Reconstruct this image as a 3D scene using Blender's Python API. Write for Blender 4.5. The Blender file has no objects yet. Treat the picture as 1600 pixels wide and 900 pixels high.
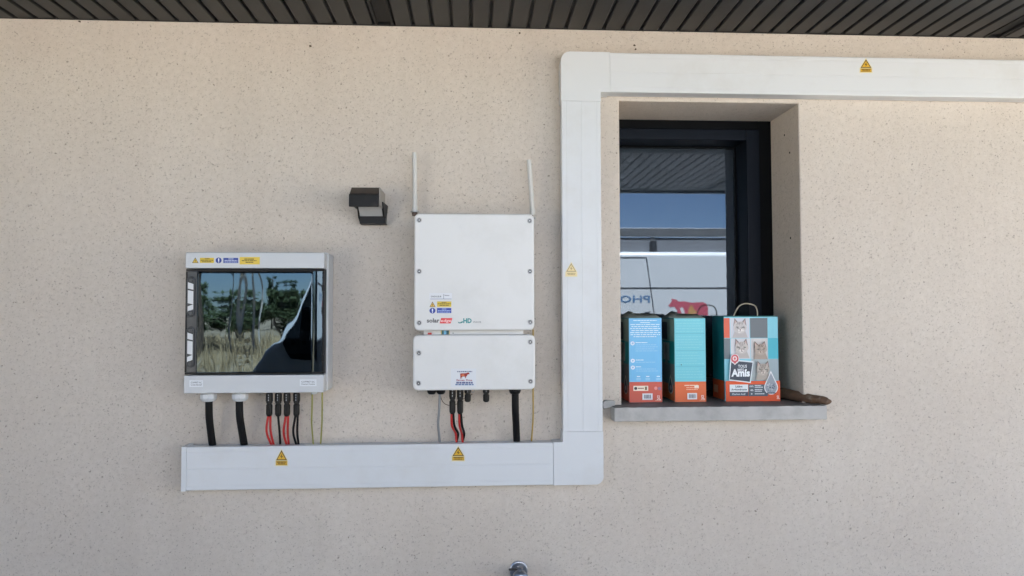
import bpy, bmesh, math, random
from mathutils import Vector, Matrix
R = math.radians
random.seed(7)
sc = bpy.context.scene
COL = sc.collection

# ------------------------------------------------------------------ camera
EYE = Vector((0.0, -2.3524, 1.65))
YAW, PITCH, ROLL, FPX = 0.055, 0.0355, -0.0025, 1098.5
_f = Vector((math.sin(YAW)*math.cos(PITCH), math.cos(YAW)*math.cos(PITCH), math.sin(PITCH)))
_r0 = Vector((math.cos(YAW), -math.sin(YAW), 0)); _u0 = _r0.cross(_f)
_r = _r0*math.cos(ROLL) + _u0*math.sin(ROLL); _u = _r.cross(_f)
cam = bpy.data.cameras.new('camera'); cam.sensor_width = 36; cam.lens = FPX/1600*36
cam.clip_start = 0.05; cam.clip_end = 2000
camo = bpy.data.objects.new('camera', cam); COL.objects.link(camo)
camo.matrix_world = Matrix(((_r.x, _u.x, -_f.x, EYE.x), (_r.y, _u.y, -_f.y, EYE.y), (_r.z, _u.z, -_f.z, EYE.z), (0, 0, 0, 1)))
sc.camera = camo
def at(px, py, y):
    """photo pixel -> (x, z) on the vertical plane at that y"""
    k = _f + _r*((px-800)/FPX) - _u*((py-450)/FPX)
    t = (y-EYE.y)/k.y
    return EYE.x+k.x*t, EYE.z+k.z*t
def p3(px, py, y):
    x, z = at(px, py, y); return (x, y, z)

# ------------------------------------------------------------------ sky, sun, exposure
SUN_EL, SUN_AZ = R(64), R(20)          # azimuth from +y (behind the house) towards +x
w = bpy.data.worlds.new('World'); sc.world = w; w.use_nodes = True
nt = w.node_tree
sky = nt.nodes.new('ShaderNodeTexSky'); sky.sky_type = 'NISHITA'; sky.sun_disc = False
sky.sun_elevation = SUN_EL; sky.sun_rotation = SUN_AZ
sky.air_density = 0.7; sky.dust_density = 0.3; sky.ozone_density = 3.0
nt.links.new(sky.outputs[0], nt.nodes['Background'].inputs[0])
nt.nodes['Background'].inputs[1].default_value = 0.052
sd = Vector((math.sin(SUN_AZ)*math.cos(SUN_EL), math.cos(SUN_AZ)*math.cos(SUN_EL), math.sin(SUN_EL)))
sun = bpy.data.lights.new('sun', 'SUN'); sun.energy = 5.0; sun.angle = R(0.53); sun.color = (1, .995, .985)
suno = bpy.data.objects.new('sun', sun); COL.objects.link(suno)
suno.rotation_euler = sd.to_track_quat('Z', 'Y').to_euler()
vs = sc.view_settings
vs.view_transform = 'Standard'; vs.look = 'None'; vs.gamma = 1.0; vs.exposure = 3.52
cy = sc.cycles
cy.use_denoising = True; cy.max_bounces = 8; cy.diffuse_bounces = 5; cy.glossy_bounces = 5
cy.transparent_max_bounces = 12; cy.caustics_reflective = False; cy.caustics_refractive = False

# ------------------------------------------------------------------ materials
def lin(c):
    out = []
    for v in c[:3]:
        v = v/255.0
        out.append(v/12.92 if v <= .04045 else ((v+.055)/1.055)**2.4)
    return (*out, 1.0)
MATS = {}
def mat(name, rgb, rough=.5, metal=0, spec=.5, var=.08, vscale=9, bump=0, bscale=200, coat=0, dirt=None, dscale=4, dlo=.5, dhi=.75):
    """principled surface with slight uneven tone, optional fine relief and blotchy dirt of another colour"""
    m = bpy.data.materials.new(name); m.use_nodes = True
    n, l = m.node_tree.nodes, m.node_tree.links
    b = n['Principled BSDF']
    b.inputs['Roughness'].default_value = rough; b.inputs['Metallic'].default_value = metal
    b.inputs['Specular IOR Level'].default_value = spec; b.inputs['Coat Weight'].default_value = coat
    tc = n.new('ShaderNodeTexCoord')
    no = n.new('ShaderNodeTexNoise'); no.inputs['Scale'].default_value = vscale; no.inputs['Detail'].default_value = 5
    l.new(tc.outputs['Object'], no.inputs['Vector'])
    mx = n.new('ShaderNodeMix'); mx.data_type = 'RGBA'
    mx.inputs[6].default_value = (*[c*(1-var) for c in rgb], 1); mx.inputs[7].default_value = (*[min(1, c*(1+var)) for c in rgb], 1)
    l.new(no.outputs[0], mx.inputs[0]); out = mx.outputs[2]
    if dirt:
        d = n.new('ShaderNodeTexNoise'); d.inputs['Scale'].default_value = dscale; d.inputs['Detail'].default_value = 8; d.inputs['Roughness'].default_value = .65
        l.new(tc.outputs['Object'], d.inputs['Vector'])
        mr = n.new('ShaderNodeMapRange'); mr.inputs[1].default_value = dlo; mr.inputs[2].default_value = dhi
        l.new(d.outputs[0], mr.inputs[0])
        m2 = n.new('ShaderNodeMix'); m2.data_type = 'RGBA'; m2.inputs[7].default_value = (*dirt, 1)
        l.new(mr.outputs[0], m2.inputs[0]); l.new(out, m2.inputs[6]); out = m2.outputs[2]
    l.new(out, b.inputs['Base Color'])
    if bump:
        nb = n.new('ShaderNodeTexNoise'); nb.inputs['Scale'].default_value = bscale; nb.inputs['Detail'].default_value = 3
        l.new(tc.outputs['Object'], nb.inputs['Vector'])
        bp = n.new('ShaderNodeBump'); bp.inputs['Strength'].default_value = 1; bp.inputs['Distance'].default_value = bump
        l.new(nb.outputs[0], bp.inputs['Height']); l.new(bp.outputs[0], b.inputs['Normal'])
    MATS[name] = m
    return m

def wall_material():
    m = bpy.data.materials.new('roughcast_render'); m.use_nodes = True
    n, l = m.node_tree.nodes, m.node_tree.links; b = n['Principled BSDF']
    b.inputs['Roughness'].default_value = .95; b.inputs['Specular IOR Level'].default_value = .15
    tc = n.new('ShaderNodeTexCoord')
    def noise(s, d=3, r=.5, vec=None):
        x = n.new('ShaderNodeTexNoise'); x.inputs['Scale'].default_value = s; x.inputs['Detail'].default_value = d; x.inputs['Roughness'].default_value = r
        l.new(vec or tc.outputs['Object'], x.inputs['Vector']); return x.outputs[0]
    def rng(v, a, b_, c=0, d=1):
        x = n.new('ShaderNodeMapRange'); x.inputs[1].default_value = a; x.inputs[2].default_value = b_; x.inputs[3].default_value = c; x.inputs[4].default_value = d
        l.new(v, x.inputs[0]); return x.outputs[0]
    def mth(op, a, b_):
        x = n.new('ShaderNodeMath'); x.operation = op
        for i, q in enumerate((a, b_)):
            if isinstance(q, (int, float)): x.inputs[i].default_value = q
            else: l.new(q, x.inputs[i])
        return x.outputs[0]
    def mix(fac, a, b_):
        x = n.new('ShaderNodeMix'); x.data_type = 'RGBA'
        if isinstance(fac, (int, float)): x.inputs[0].default_value = fac
        else: l.new(fac, x.inputs[0])
        for i, q in ((6, a), (7, b_)):
            if isinstance(q, tuple): x.inputs[i].default_value = (*q, 1)
            else: l.new(q, x.inputs[i])
        return x.outputs[2]
    # warped coordinates so that pits are torn, not round
    nz = n.new('ShaderNodeTexNoise'); nz.inputs['Scale'].default_value = 150; nz.inputs['Detail'].default_value = 2
    l.new(tc.outputs['Object'], nz.inputs['Vector'])
    va = n.new('ShaderNodeVectorMath'); va.operation = 'MULTIPLY_ADD'; va.inputs[1].default_value = (.016, .016, .013)
    l.new(nz.outputs['Color'], va.inputs[0]); l.new(tc.outputs['Object'], va.inputs[2])
    vo = n.new('ShaderNodeTexVoronoi'); vo.inputs['Scale'].default_value = 125; l.new(va.outputs[0], vo.inputs['Vector'])
    sp = n.new('ShaderNodeSeparateColor'); l.new(vo.outputs['Color'], sp.inputs[0])
    rad = rng(sp.outputs[0], .30, 1.0, .03, .33)              # a random half of the cells hold a pit
    pit = rng(mth('SUBTRACT', rad, vo.outputs['Distance']), 0, .10)
    pitdark = mth('MULTIPLY', pit, mth('POWER', rng(sp.outputs[1], 0, 1, .20, .84), 2.2))
    v2 = n.new('ShaderNodeTexVoronoi'); v2.inputs['Scale'].default_value = 210; l.new(va.outputs[0], v2.inputs['Vector'])
    s2 = n.new('ShaderNodeSeparateColor'); l.new(v2.outputs['Color'], s2.inputs[0])
    fine = mth('MULTIPLY', rng(mth('SUBTRACT', rng(s2.outputs[0], .35, 1, .05, .5), v2.outputs['Distance']), 0, .15), rng(s2.outputs[1], 0, 1, .10, .50))
    grain = noise(260, 4, .6); mid = noise(55, 4, .6); big = noise(1.6, 5, .6); bl = noise(7, 4, .55)
    base = mix(rng(big, .3, .7), (.605, .538, .472), (.668, .604, .536))
    base = mix(rng(bl, .35, .75, 0, .35), base, (.63, .58, .52))
    base = mix(rng(mid, .35, .75, 0, .30), base, (.46, .40, .335))
    base = mix(rng(grain, .55, .8, 0, .35), base, (.38, .33, .28))
    mp = n.new('ShaderNodeMapping'); mp.inputs['Scale'].default_value = (9, 9, .7); l.new(tc.outputs['Object'], mp.inputs[0])
    base = mix(rng(noise(1, 6, .6, mp.outputs[0]), .52, .80, 0, .30), base, (.50, .445, .385))     # faint run-off streaks
    base = mix(rng(noise(3.1, 7, .7), .56, .78, 0, .22), base, (.72, .665, .60))                  # paler patches
    base = mix(fine, base, (.20, .165, .135))
    base = mix(pitdark, base, (.17, .14, .11))
    l.new(base, b.inputs['Base Color'])
    h = mth('ADD', mth('MULTIPLY', grain, .35), mth('MULTIPLY', mid, .8))
    h = mth('SUBTRACT', mth('SUBTRACT', h, mth('MULTIPLY', pit, .7)), mth('MULTIPLY', fine, .5))
    bp = n.new('ShaderNodeBump'); bp.inputs['Strength'].default_value = .8; bp.inputs['Distance'].default_value = .003
    l.new(h, bp.inputs['Height']); l.new(bp.outputs[0], b.inputs['Normal'])
    MATS['render'] = m
wall_material()

def ink_material():
    m = bpy.data.materials.new('printed_ink'); m.use_nodes = True
    n, l = m.node_tree.nodes, m.node_tree.links; b = n['Principled BSDF']
    a = n.new('ShaderNodeAttribute'); a.attribute_name = 'Col'
    l.new(a.outputs['Color'], b.inputs['Base Color']); b.inputs['Roughness'].default_value = .42
    MATS['ink'] = m
ink_material()

def glass_material(name, tint, refl, rough=.0, wav=0, wscale=6, gcol=(1, 1, 1), dust=0):
    """pane: clear tinted see-through plus mirror reflection that grows at grazing angles"""
    m = bpy.data.materials.new(name); m.use_nodes = True
    n, l = m.node_tree.nodes, m.node_tree.links
    n.remove(n['Principled BSDF']); o = n['Material Output']
    t = n.new('ShaderNodeBsdfTransparent'); t.inputs[0].default_value = (*tint, 1)
    g = n.new('ShaderNodeBsdfGlossy'); g.inputs['Roughness'].default_value = rough; g.inputs[0].default_value = (*gcol, 1)
    lw = n.new('ShaderNodeLayerWeight'); lw.inputs[0].default_value = .5
    pw = n.new('ShaderNodeMath'); pw.operation = 'POWER'; pw.inputs[1].default_value = 4; l.new(lw.outputs['Facing'], pw.inputs[0])
    mr = n.new('ShaderNodeMapRange'); mr.inputs[3].default_value = refl; mr.inputs[4].default_value = 1; l.new(pw.outputs[0], mr.inputs[0])
    mx = n.new('ShaderNodeMixShader'); l.new(mr.outputs[0], mx.inputs[0]); l.new(t.outputs[0], mx.inputs[1]); l.new(g.outputs[0], mx.inputs[2])
    if wav:
        tc = n.new('ShaderNodeTexCoord'); no = n.new('ShaderNodeTexNoise'); no.inputs['Scale'].default_value = wscale; no.inputs['Detail'].default_value = 1
        mp = n.new('ShaderNodeMapping'); mp.inputs['Scale'].default_value = (1, 1, .35)
        l.new(tc.outputs['Object'], mp.inputs[0]); l.new(mp.outputs[0], no.inputs['Vector'])
        bp = n.new('ShaderNodeBump'); bp.inputs['Strength'].default_value = 1; bp.inputs['Distance'].default_value = wav
        l.new(no.outputs[0], bp.inputs['Height']); l.new(bp.outputs[0], g.inputs['Normal'])
    out = mx.outputs[0]
    if dust:           # a film of dust, thicker in patches
        tc = n.new('ShaderNodeTexCoord'); no = n.new('ShaderNodeTexNoise'); no.inputs['Scale'].default_value = 14; no.inputs['Detail'].default_value = 8
        l.new(tc.outputs['Object'], no.inputs['Vector'])
        mr2 = n.new('ShaderNodeMapRange'); mr2.inputs[1].default_value = .25; mr2.inputs[2].default_value = .8; mr2.inputs[3].default_value = dust*.6; mr2.inputs[4].default_value = dust*1.4
        l.new(no.outputs[0], mr2.inputs[0])
        df = n.new('ShaderNodeBsdfDiffuse'); df.inputs[0].default_value = (.34, .42, .54, 1)
        m3 = n.new('ShaderNodeMixShader'); l.new(mr2.outputs[0], m3.inputs[0]); l.new(out, m3.inputs[1]); l.new(df.outputs[0], m3.inputs[2]); out = m3.outputs[0]
    l.new(out, o.inputs[0]); MATS[name] = m
glass_material('window_glass', (.55, .6, .62), .088, rough=.014, gcol=(.74, .86, 1.0), dust=.06)
glass_material('smoked_cover', (.17, .19, .22), .065, rough=.014, wav=.0010, wscale=10, gcol=(.58, .80, 1))

mat('trunk_white', (.67, .69, .71), .42, var=.02, vscale=3, dirt=(.59, .59, .58), dscale=5, dlo=.5, dhi=.9)
mat('trunk_grey', (.52, .51, .49), .55, var=.05)
mat('inverter_white', (.70, .70, .69), .38, var=.025, vscale=4, bump=.00012, bscale=900, dirt=(.62, .62, .60), dscale=7, dlo=.5, dhi=.85)
mat('inverter_body', (.55, .55, .54), .5)
mat('enclosure_grey', (.58, .60, .62), .4, var=.03, vscale=5)
mat('enclosure_dark', (.05, .053, .057), .4)
mat('black_plastic', (.006, .006, .0065), .4, spec=.25)
mat('black_rubber', (.006, .006, .0065), .55, spec=.2)
mat('red_wire', (.50, .03, .025), .4)
mat('grey_wire', (.25, .26, .27), .45)
mat('earth_wire', (.30, .29, .07), .45)
mat('gold_wire', (.42, .28, .06), .45)
mat('brown_wire', (.08, .045, .03), .5)
mat('screw_metal', (.42, .42, .42), .35, metal=.8)
mat('dark_steel', (.03, .03, .032), .45, metal=.3)
mat('frame_anthracite', (.0055, .008, .0135), .45, spec=.10, var=.1)
mat('gasket', (.0025, .0028, .0035), .6, spec=.08)
mat('soffit', (.0120, .0138, .0158), .40, spec=.35, var=.25, vscale=6, dirt=(.022, .0235, .025), dscale=5, dlo=.52, dhi=.85)
mat('soffit_dark', (.008, .008, .008), .7)
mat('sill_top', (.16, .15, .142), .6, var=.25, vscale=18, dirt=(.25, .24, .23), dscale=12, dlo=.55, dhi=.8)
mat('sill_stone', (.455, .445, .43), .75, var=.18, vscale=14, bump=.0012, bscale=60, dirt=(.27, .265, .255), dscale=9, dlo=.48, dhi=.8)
mat('lamp_dark', (.010, .0095, .0095), .5, spec=.25, var=.2, vscale=30, dirt=(.03, .025, .02), dscale=25, dlo=.55, dhi=.8)
mat('lamp_lit_brown', (.075, .058, .047), .6, var=.3, vscale=60)  # dusty brown, made lighter for the light on the hood's slope
mat('lamp_diffuser', (.45, .45, .44), .5, var=.1, vscale=30)
mat('lamp_side', (.30, .28, .26), .5)
mat('rod_grey', (.58, .575, .55), .45)
mat('chrome', (.30, .32, .36), .28, metal=.9)
mat('wood', (.13, .075, .045), .75, var=.45, vscale=40, bump=.004, bscale=45, dirt=(.30, .25, .20), dscale=22, dlo=.56, dhi=.72)
mat('card_teal', (.02, .20, .22), .5)
mat('card_inside', (.20, .235, .21), .7)
mat('strap', (.50, .44, .34), .6)
mat('room', (.10, .10, .10), .9)
mat('blind', (.022, .026, .034), .9, bump=.001, bscale=700)
mat('concrete', (.335, .348, .345), .9, var=.15, vscale=3, bump=.002, bscale=120)
mat('dry_grass', (.34, .275, .19), 1, var=.3, vscale=2, bump=.03, bscale=30, dirt=(.17, .14, .08), dscale=.7, dlo=.45, dhi=.7)
mat('van_white', (.78, .79, .80), .25, var=.02, coat=.4)
mat('van_black', (.02, .02, .022), .5)
mat('van_glass', (.01, .013, .016), .05)
mat('tyre', (.015, .015, .015), .85)
mat('rim', (.35, .36, .37), .35, metal=.8)
mat('lens', (.55, .55, .55), .1)
mat('rack_grey', (.22, .225, .24), .5)
mat('seam_grey', (.07, .075, .085), .6)
mat('pale_bark', (.55, .52, .47), .9, var=.3, vscale=5)
mat('straw', (.42, .32, .18), .9, var=.3, vscale=.6)
mat('aluminium', (.55, .56, .57), .35, metal=.9)
mat('bark', (.10, .075, .055), .95, var=.3, vscale=6)
mat('pine_leaf', (.030, .055, .022), .8, var=.45, vscale=1.5)
mat('oak_leaf', (.06, .085, .03), .8, var=.45, vscale=1.5)
mat('breaker', (.50, .50, .48), .5)
mat('roof_tile', (.30, .14, .09), .9)

# ------------------------------------------------------------------ building helpers
ORG = {}
def tag(o, label, cat, group=None, kind=None):
    if label: o['label'] = label
    if cat: o['category'] = cat
    if group: o['group'] = group
    if kind: o['kind'] = kind
    return o
def thing(name, org, label, cat, group=None):
    o = bpy.data.objects.new(name, None); o.empty_display_size = .05
    COL.objects.link(o); o.location = org; ORG[o] = Vector(org)
    return tag(o, label, cat, group)
def link_mesh(name, me, parent, org=None):
    o = bpy.data.objects.new(name, me); COL.objects.link(o)
    if parent is not None: o.parent = parent; ORG[o] = ORG[parent]
    else: o.location = org; ORG[o] = Vector(org)
    return o

class MB:
    def __init__(s): s.v, s.f, s.m, s.cur = [], [], [], 0
    def slot(s, i): s.cur = i; return s
    def add(s, vs_, fs):
        b = len(s.v); s.v += [tuple(v) for v in vs_]
        for f in fs: s.f.append([i+b for i in f]); s.m.append(s.cur)
        return s
    def bm(s, bm):
        bm.verts.ensure_lookup_table(); bm.verts.index_update()
        s.add([v.co[:] for v in bm.verts], [[v.index for v in f.verts] for f in bm.faces]); bm.free(); return s
    def box(s, x0, x1, y0, y1, z0, z1, bev=0, seg=2):
        b = bmesh.new(); bmesh.ops.create_cube(b, size=1)
        for v in b.verts: v.co = ((x0+x1)/2+v.co.x*(x1-x0), (y0+y1)/2+v.co.y*(y1-y0), (z0+z1)/2+v.co.z*(z1-z0))
        if bev: bmesh.ops.bevel(b, geom=list(b.edges), offset=bev, segments=seg, affect='EDGES', profile=.5)
        return s.bm(b)
    def prism(s, pts, a0, a1, axis='y', bev=0, seg=2):
        """polygon pts extruded along an axis: y -> pts are (x,z), x -> (y,z), z -> (x,y)"""
        def mk(p, a): return {'y': (p[0], a, p[1]), 'x': (a, p[0], p[1]), 'z': (p[0], p[1], a)}[axis]
        b = bmesh.new()
        lo = [b.verts.new(mk(p, a0)) for p in pts]; hi = [b.verts.new(mk(p, a1)) for p in pts]
        b.faces.new(lo); b.faces.new(hi[::-1]); n = len(pts)
        for i in range(n): b.faces.new((lo[i], hi[i], hi[(i+1) % n], lo[(i+1) % n]))
        bmesh.ops.recalc_face_normals(b, faces=b.faces)
        if bev: bmesh.ops.bevel(b, geom=list(b.edges), offset=bev, segments=seg, affect='EDGES', profile=.5)
        return s.bm(b)
    def rplate(s, x0, x1, z0, z1, yf, yb, r, b=.003, n=5):
        """rounded rectangle facing -y with a softened front edge"""
        def ring(ins, y):
            rr = max(r-ins, .0005); o = []
            for cx, cz, a in ((x1-r, z1-r, 0), (x0+r, z1-r, 90), (x0+r, z0+r, 180), (x1-r, z0+r, 270)):
                for k in range(n+1):
                    t = R(a+90*k/n); o.append((cx+rr*math.cos(t), y, cz+rr*math.sin(t)))
            return o
        rings = [ring(0, yb), ring(0, yf+b), ring(b*.3, yf+b*.3), ring(b, yf), ring(b+.0012, yf)]
        k = 4*(n+1); vs_ = [p for q in rings for p in q]; fs = []
        for j in range(4):
            for i in range(k): fs.append([j*k+i, j*k+(i+1) % k, (j+1)*k+(i+1) % k, (j+1)*k+i])
        fs.append([4*k+i for i in range(k)]); fs.append([i for i in range(k)][::-1])
        return s.add(vs_, fs)
    def tube(s, path, r, n=10, cap=True, smooth=True):
        P = [Vector(p) for p in path]
        if smooth and len(P) > 2:
            q = []
            for i in range(len(P)-1):
                a, b, c, d = P[max(i-1, 0)], P[i], P[i+1], P[min(i+2, len(P)-1)]
                for k in range(6):
                    t = k/6; q.append(.5*((2*b)+(c-a)*t+(2*a-5*b+4*c-d)*t*t+(3*b-a-3*c+d)*t**3))
            P = q+[P[-1]]
        rs = r if isinstance(r, (list, tuple)) else None
        up = Vector((0, 1, 0)); vs_, fs = [], []
        for i, p in enumerate(P):
            d = (P[min(i+1, len(P)-1)]-P[max(i-1, 0)]).normalized()
            a = d.cross(up)
            if a.length < .1: a = d.cross(Vector((1, 0, 0)))
            a.normalize(); b = d.cross(a)
            if rs: t = i/(len(P)-1)*(len(rs)-1); j = min(int(t), len(rs)-2); ri = rs[j]+(rs[j+1]-rs[j])*(t-j)
            else: ri = r
            for k in range(n):
                t = 2*math.pi*k/n; vs_.append(p+a*ri*math.cos(t)+b*ri*math.sin(t))
        for i in range(len(P)-1):
            for k in range(n): fs.append([i*n+k, i*n+(k+1) % n, (i+1)*n+(k+1) % n, (i+1)*n+k])
        if cap: fs.append(list(range(n))[::-1]); fs.append([(len(P)-1)*n+k for k in range(n)])
        return s.add(vs_, fs)
    def lathe(s, prof, c, axis='z', n=20):
        """profile (radius, height along axis) turned about an axis through c"""
        vs_, fs = [], []
        for rr, h in prof:
            for k in range(n):
                t = 2*math.pi*k/n; a, b = rr*math.cos(t), rr*math.sin(t)
                vs_.append({'z': (c[0]+a, c[1]+b, c[2]+h), 'y': (c[0]+a, c[1]+h, c[2]+b), 'x': (c[0]+h, c[1]+a, c[2]+b)}[axis])
        m = len(prof)
        for i in range(m-1):
            for k in range(n): fs.append([i*n+k, i*n+(k+1) % n, (i+1)*n+(k+1) % n, (i+1)*n+k])
        fs.append(list(range(n))[::-1]); fs.append([(m-1)*n+k for k in range(n)])
        return s.add(vs_, fs)
    def mesh(s, name, mats, org, smooth=35):
        me = bpy.data.meshes.new(name)
        me.from_pydata([(v[0]-org[0], v[1]-org[1], v[2]-org[2]) for v in s.v], [], s.f)
        for m in ([mats] if isinstance(mats, str) else mats): me.materials.append(MATS[m])
        me.polygons.foreach_set('material_index', s.m)
        b = bmesh.new(); b.from_mesh(me); bmesh.ops.recalc_face_normals(b, faces=b.faces); b.to_mesh(me); b.free()
        if smooth: me.shade_smooth(); me.set_sharp_from_angle(angle=R(smooth))
        return me
    def build(s, name, mats, parent=None, org=None, smooth=35):
        o_ = ORG[parent] if parent is not None else Vector(org)
        ob = link_mesh(name, s.mesh(name, mats, o_, smooth), parent, o_)
        if smooth:
            wn = ob.modifiers.new('weighted_normals', 'WEIGHTED_NORMAL'); wn.keep_sharp = True
        return ob

_txt = {}
def text_mesh(st, bold=0):
    k = (st, bold)
    if k not in _txt:
        c = bpy.data.curves.new('t', 'FONT'); c.body = st; c.resolution_u = 2; c.offset = bold; c.fill_mode = 'FRONT'
        o = bpy.data.objects.new('t', c); COL.objects.link(o)
        bpy.context.view_layer.update()
        ev = o.evaluated_get(bpy.context.evaluated_depsgraph_get()); me = ev.to_mesh()
        vs_ = [(v.co.x, v.co.y) for v in me.vertices]; fs = [list(p.vertices) for p in me.polygons]
        ev.to_mesh_clear(); bpy.data.objects.remove(o); bpy.data.curves.remove(c)
        xs = [v[0] for v in vs_]; ys = [v[1] for v in vs_]
        x0, x1, y0, y1 = min(xs), max(xs), min(ys), max(ys)
        _txt[k] = ([((x-x0)/(x1-x0), (y-y0)/(y1-y0)) for x, y in vs_], fs)
    return _txt[k]
class Ink:
    """flat print on a face: origin, u and v directions, outward normal; map(px,py)->(u,v) turns layout units into metres"""
    def __init__(s, O, U, V, N, lift=.0004):
        s.O, s.U, s.V, s.N, s.lift = Vector(O), Vector(U), Vector(V), Vector(N), lift
        s.v, s.f, s.c, s.k = [], [], [], 0
        s.map = lambda a, b: (a, b)
    def raw(s, pts, faces, col, up=1):
        s.k += up; b = len(s.v); h = s.lift+s.k*.00006
        for p in pts:
            a, c = s.map(*p); s.v.append(s.O+s.U*a+s.V*c+s.N*h)
        for f in faces: s.f.append([i+b for i in f]); s.c.append(lin(col))
        return s
    def poly(s, pts, col): return s.raw(pts, [list(range(len(pts)))], col)
    def rect(s, x0, y0, x1, y1, col): return s.poly([(x0, y0), (x1, y0), (x1, y1), (x0, y1)], col)
    def disc(s, cx, cy, rx, ry, col, n=20): return s.poly([(cx+rx*math.cos(2*math.pi*k/n), cy+ry*math.sin(2*math.pi*k/n)) for k in range(n)], col)
    def text(s, st, x0, y0, x1, y1, col, bold=0, shear=0):
        vs_, fs = text_mesh(st, bold)
        return s.raw([(x0+(x1-x0)*a+shear*b, y0+(y1-y0)*b) for a, b in vs_], fs, col)
    def bars(s, x0, x1, y, h, col, n=6, seed=1):
        rn = random.Random(seed); x = x0; tot = x1-x0
        pts, fs = [], []
        while x < x1-tot*.02:
            wd = min(tot*rn.uniform(.4, 1.5)/n, x1-x); b = len(pts)
            pts += [(x, y-h/2), (x+wd, y-h/2), (x+wd, y+h/2), (x, y+h/2)]; fs.append([b, b+1, b+2, b+3]); x += wd+tot*.025
        return s.raw(pts, fs, col)
    def build(s, name, parent, m='ink'):
        o = ORG[parent]; me = bpy.data.meshes.new(name)
        me.from_pydata([v-o for v in s.v], [], s.f); me.materials.append(MATS[m])
        at_ = me.color_attributes.new('Col', 'FLOAT_COLOR', 'CORNER'); i = 0
        for p, c in zip(me.polygons, s.c):
            for li in p.loop_indices: at_.data[li].color = c
        b = bmesh.new(); b.from_mesh(me)
        bad = [f for f in b.faces if f.normal.dot(s.N) < 0]
        bmesh.ops.reverse_faces(b, faces=bad); b.to_mesh(me); b.free()
        return link_mesh(name, me, parent)
def front_ink(y):
    """print on a plane facing the viewer at depth y, laid out in photo pixels"""
    k = Ink((0, y, 0), (1, 0, 0), (0, 0, 1), (0, -1, 0)); k.map = lambda a, b: at(a, b, y); return k

def warning_tri(k, cx, y0, y1, hw, base=(236, 190, 30), edge=(60, 45, 10)):
    h = y1-y0
    k.poly([(cx, y0), (cx+hw, y1), (cx-hw, y1)], edge)
    k.poly([(cx, y0+h*.2), (cx+hw*.76, y1-h*.09), (cx-hw*.76, y1-h*.09)], base)
    k.poly([(cx+hw*.12, y0+h*.34), (cx-hw*.28, y0+h*.66), (cx-hw*.02, y0+h*.64), (cx-hw*.12, y1-h*.13), (cx+hw*.28, y0+h*.58), (cx+hw*.02, y0+h*.60)], edge)

# ------------------------------------------------------------------ the house: wall, window, sill, soffit
WL, WR, WT, SILL = .4978, 1.1244, 2.3725, 1.3406
SOFF = 2.6165
REV = .216
house = thing('house', (0, .2, 0), 'cream roughcast house wall under a dark slatted eave', 'house')
def wall_with_opening():
    b = bmesh.new(); X0, X1, Z0, Z1, T = -4.5, 5.0, 0.0, 3.0, .42
    def ring(y):
        o = [b.verts.new(p) for p in ((X0, y, Z0), (X1, y, Z0), (X1, y, Z1), (X0, y, Z1))]
        i = [b.verts.new(p) for p in ((WL, y, SILL-.03), (WR, y, SILL-.03), (WR, y, WT), (WL, y, WT))]
        for k in range(4): b.faces.new((o[k], o[(k+1) % 4], i[(k+1) % 4], i[k]))
        return o, i
    o0, i0 = ring(0); o1, i1 = ring(T)
    for k in range(4):
        b.faces.new((o0[k], o1[k], o1[(k+1) % 4], o0[(k+1) % 4])); b.faces.new((i0[k], i0[(k+1) % 4], i1[(k+1) % 4], i1[k]))
    ed = [e for e in b.edges if all(v in i0 for v in e.verts)]
    bmesh.ops.bevel(b, geom=ed, offset=.006, segments=3, affect='EDGES', profile=.5)
    return b
MB().bm(wall_with_opening()).build('front_wall', 'render', house, smooth=50)
MB().box(-4.5, -4.25, .422, 7, 0, 3).build('side_wall', 'render', house)
MB().box(-3.1, -2.8, -2.40, -.002, 0, SOFF-.001).build('added_shade_wall', 'render', house)  # unseen wall, added to shade the left part of the front wall
MB().box(4.75, 5.0, .422, 7, 0, 3).build('side_wall', 'render', house)
MB().box(-4.5, 5.0, 7.002, 7.25, 0, 3).build('back_wall', 'render', house)
MB().prism([(-2.46, 2.66), (3.4, 3.9), (8.0, 3.0), (8.0, 3.08), (3.4, 3.98), (-2.46, 2.74)], -5.0, 5.5, 'x').build('roof', 'roof_tile', house)
MB().box(-5.0, 5.5, -2.50, -2.462, 2.60, 2.78, .004).build('fascia_board', 'soffit', house)
# dark room behind the pane
MB().box(-.3, 1.9, .9, .92, .9, 2.8).build('room_partition', 'room', house)
# soffit: backing board and one plank per strip
soff = MB().box(-4.9, 5.4, -2.46, -.001, SOFF+.0095, SOFF+.03).build('soffit', 'soffit_dark', house)
PW, GAP = .0645, .0075
pm = MB(); y0, y1 = -2.455, -.006
prof = [(0, .009), (.002, .002), (.005, 0), (PW-GAP-.005, 0), (PW-GAP-.002, .002), (PW-GAP, .009)]
pm.add([(x, y, h) for y in (y0, y1) for x, h in prof], [[i, i+1, 7+i, 6+i] for i in range(5)]+[[0, 6, 11, 5], [5, 4, 3, 2, 1, 0], [6, 7, 8, 9, 10, 11]])
plank_me = pm.mesh('plank', 'soffit', (0, 0, 0), 30)
MB().box(-2.79, 5.4, -.0055, -.001, SOFF-.0012, SOFF+.0092).build('notch_shade_strip', 'soffit_dark', soff)  # dark strip standing in for the shade in the open groove ends
X_FIRST = at(646, 42, 0)[0]+GAP/2
x = X_FIRST-PW*36
JOINTS = (at(601, 40, 0)[0], at(1547, 58, 0)[0])
rn = random.Random(3)
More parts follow.
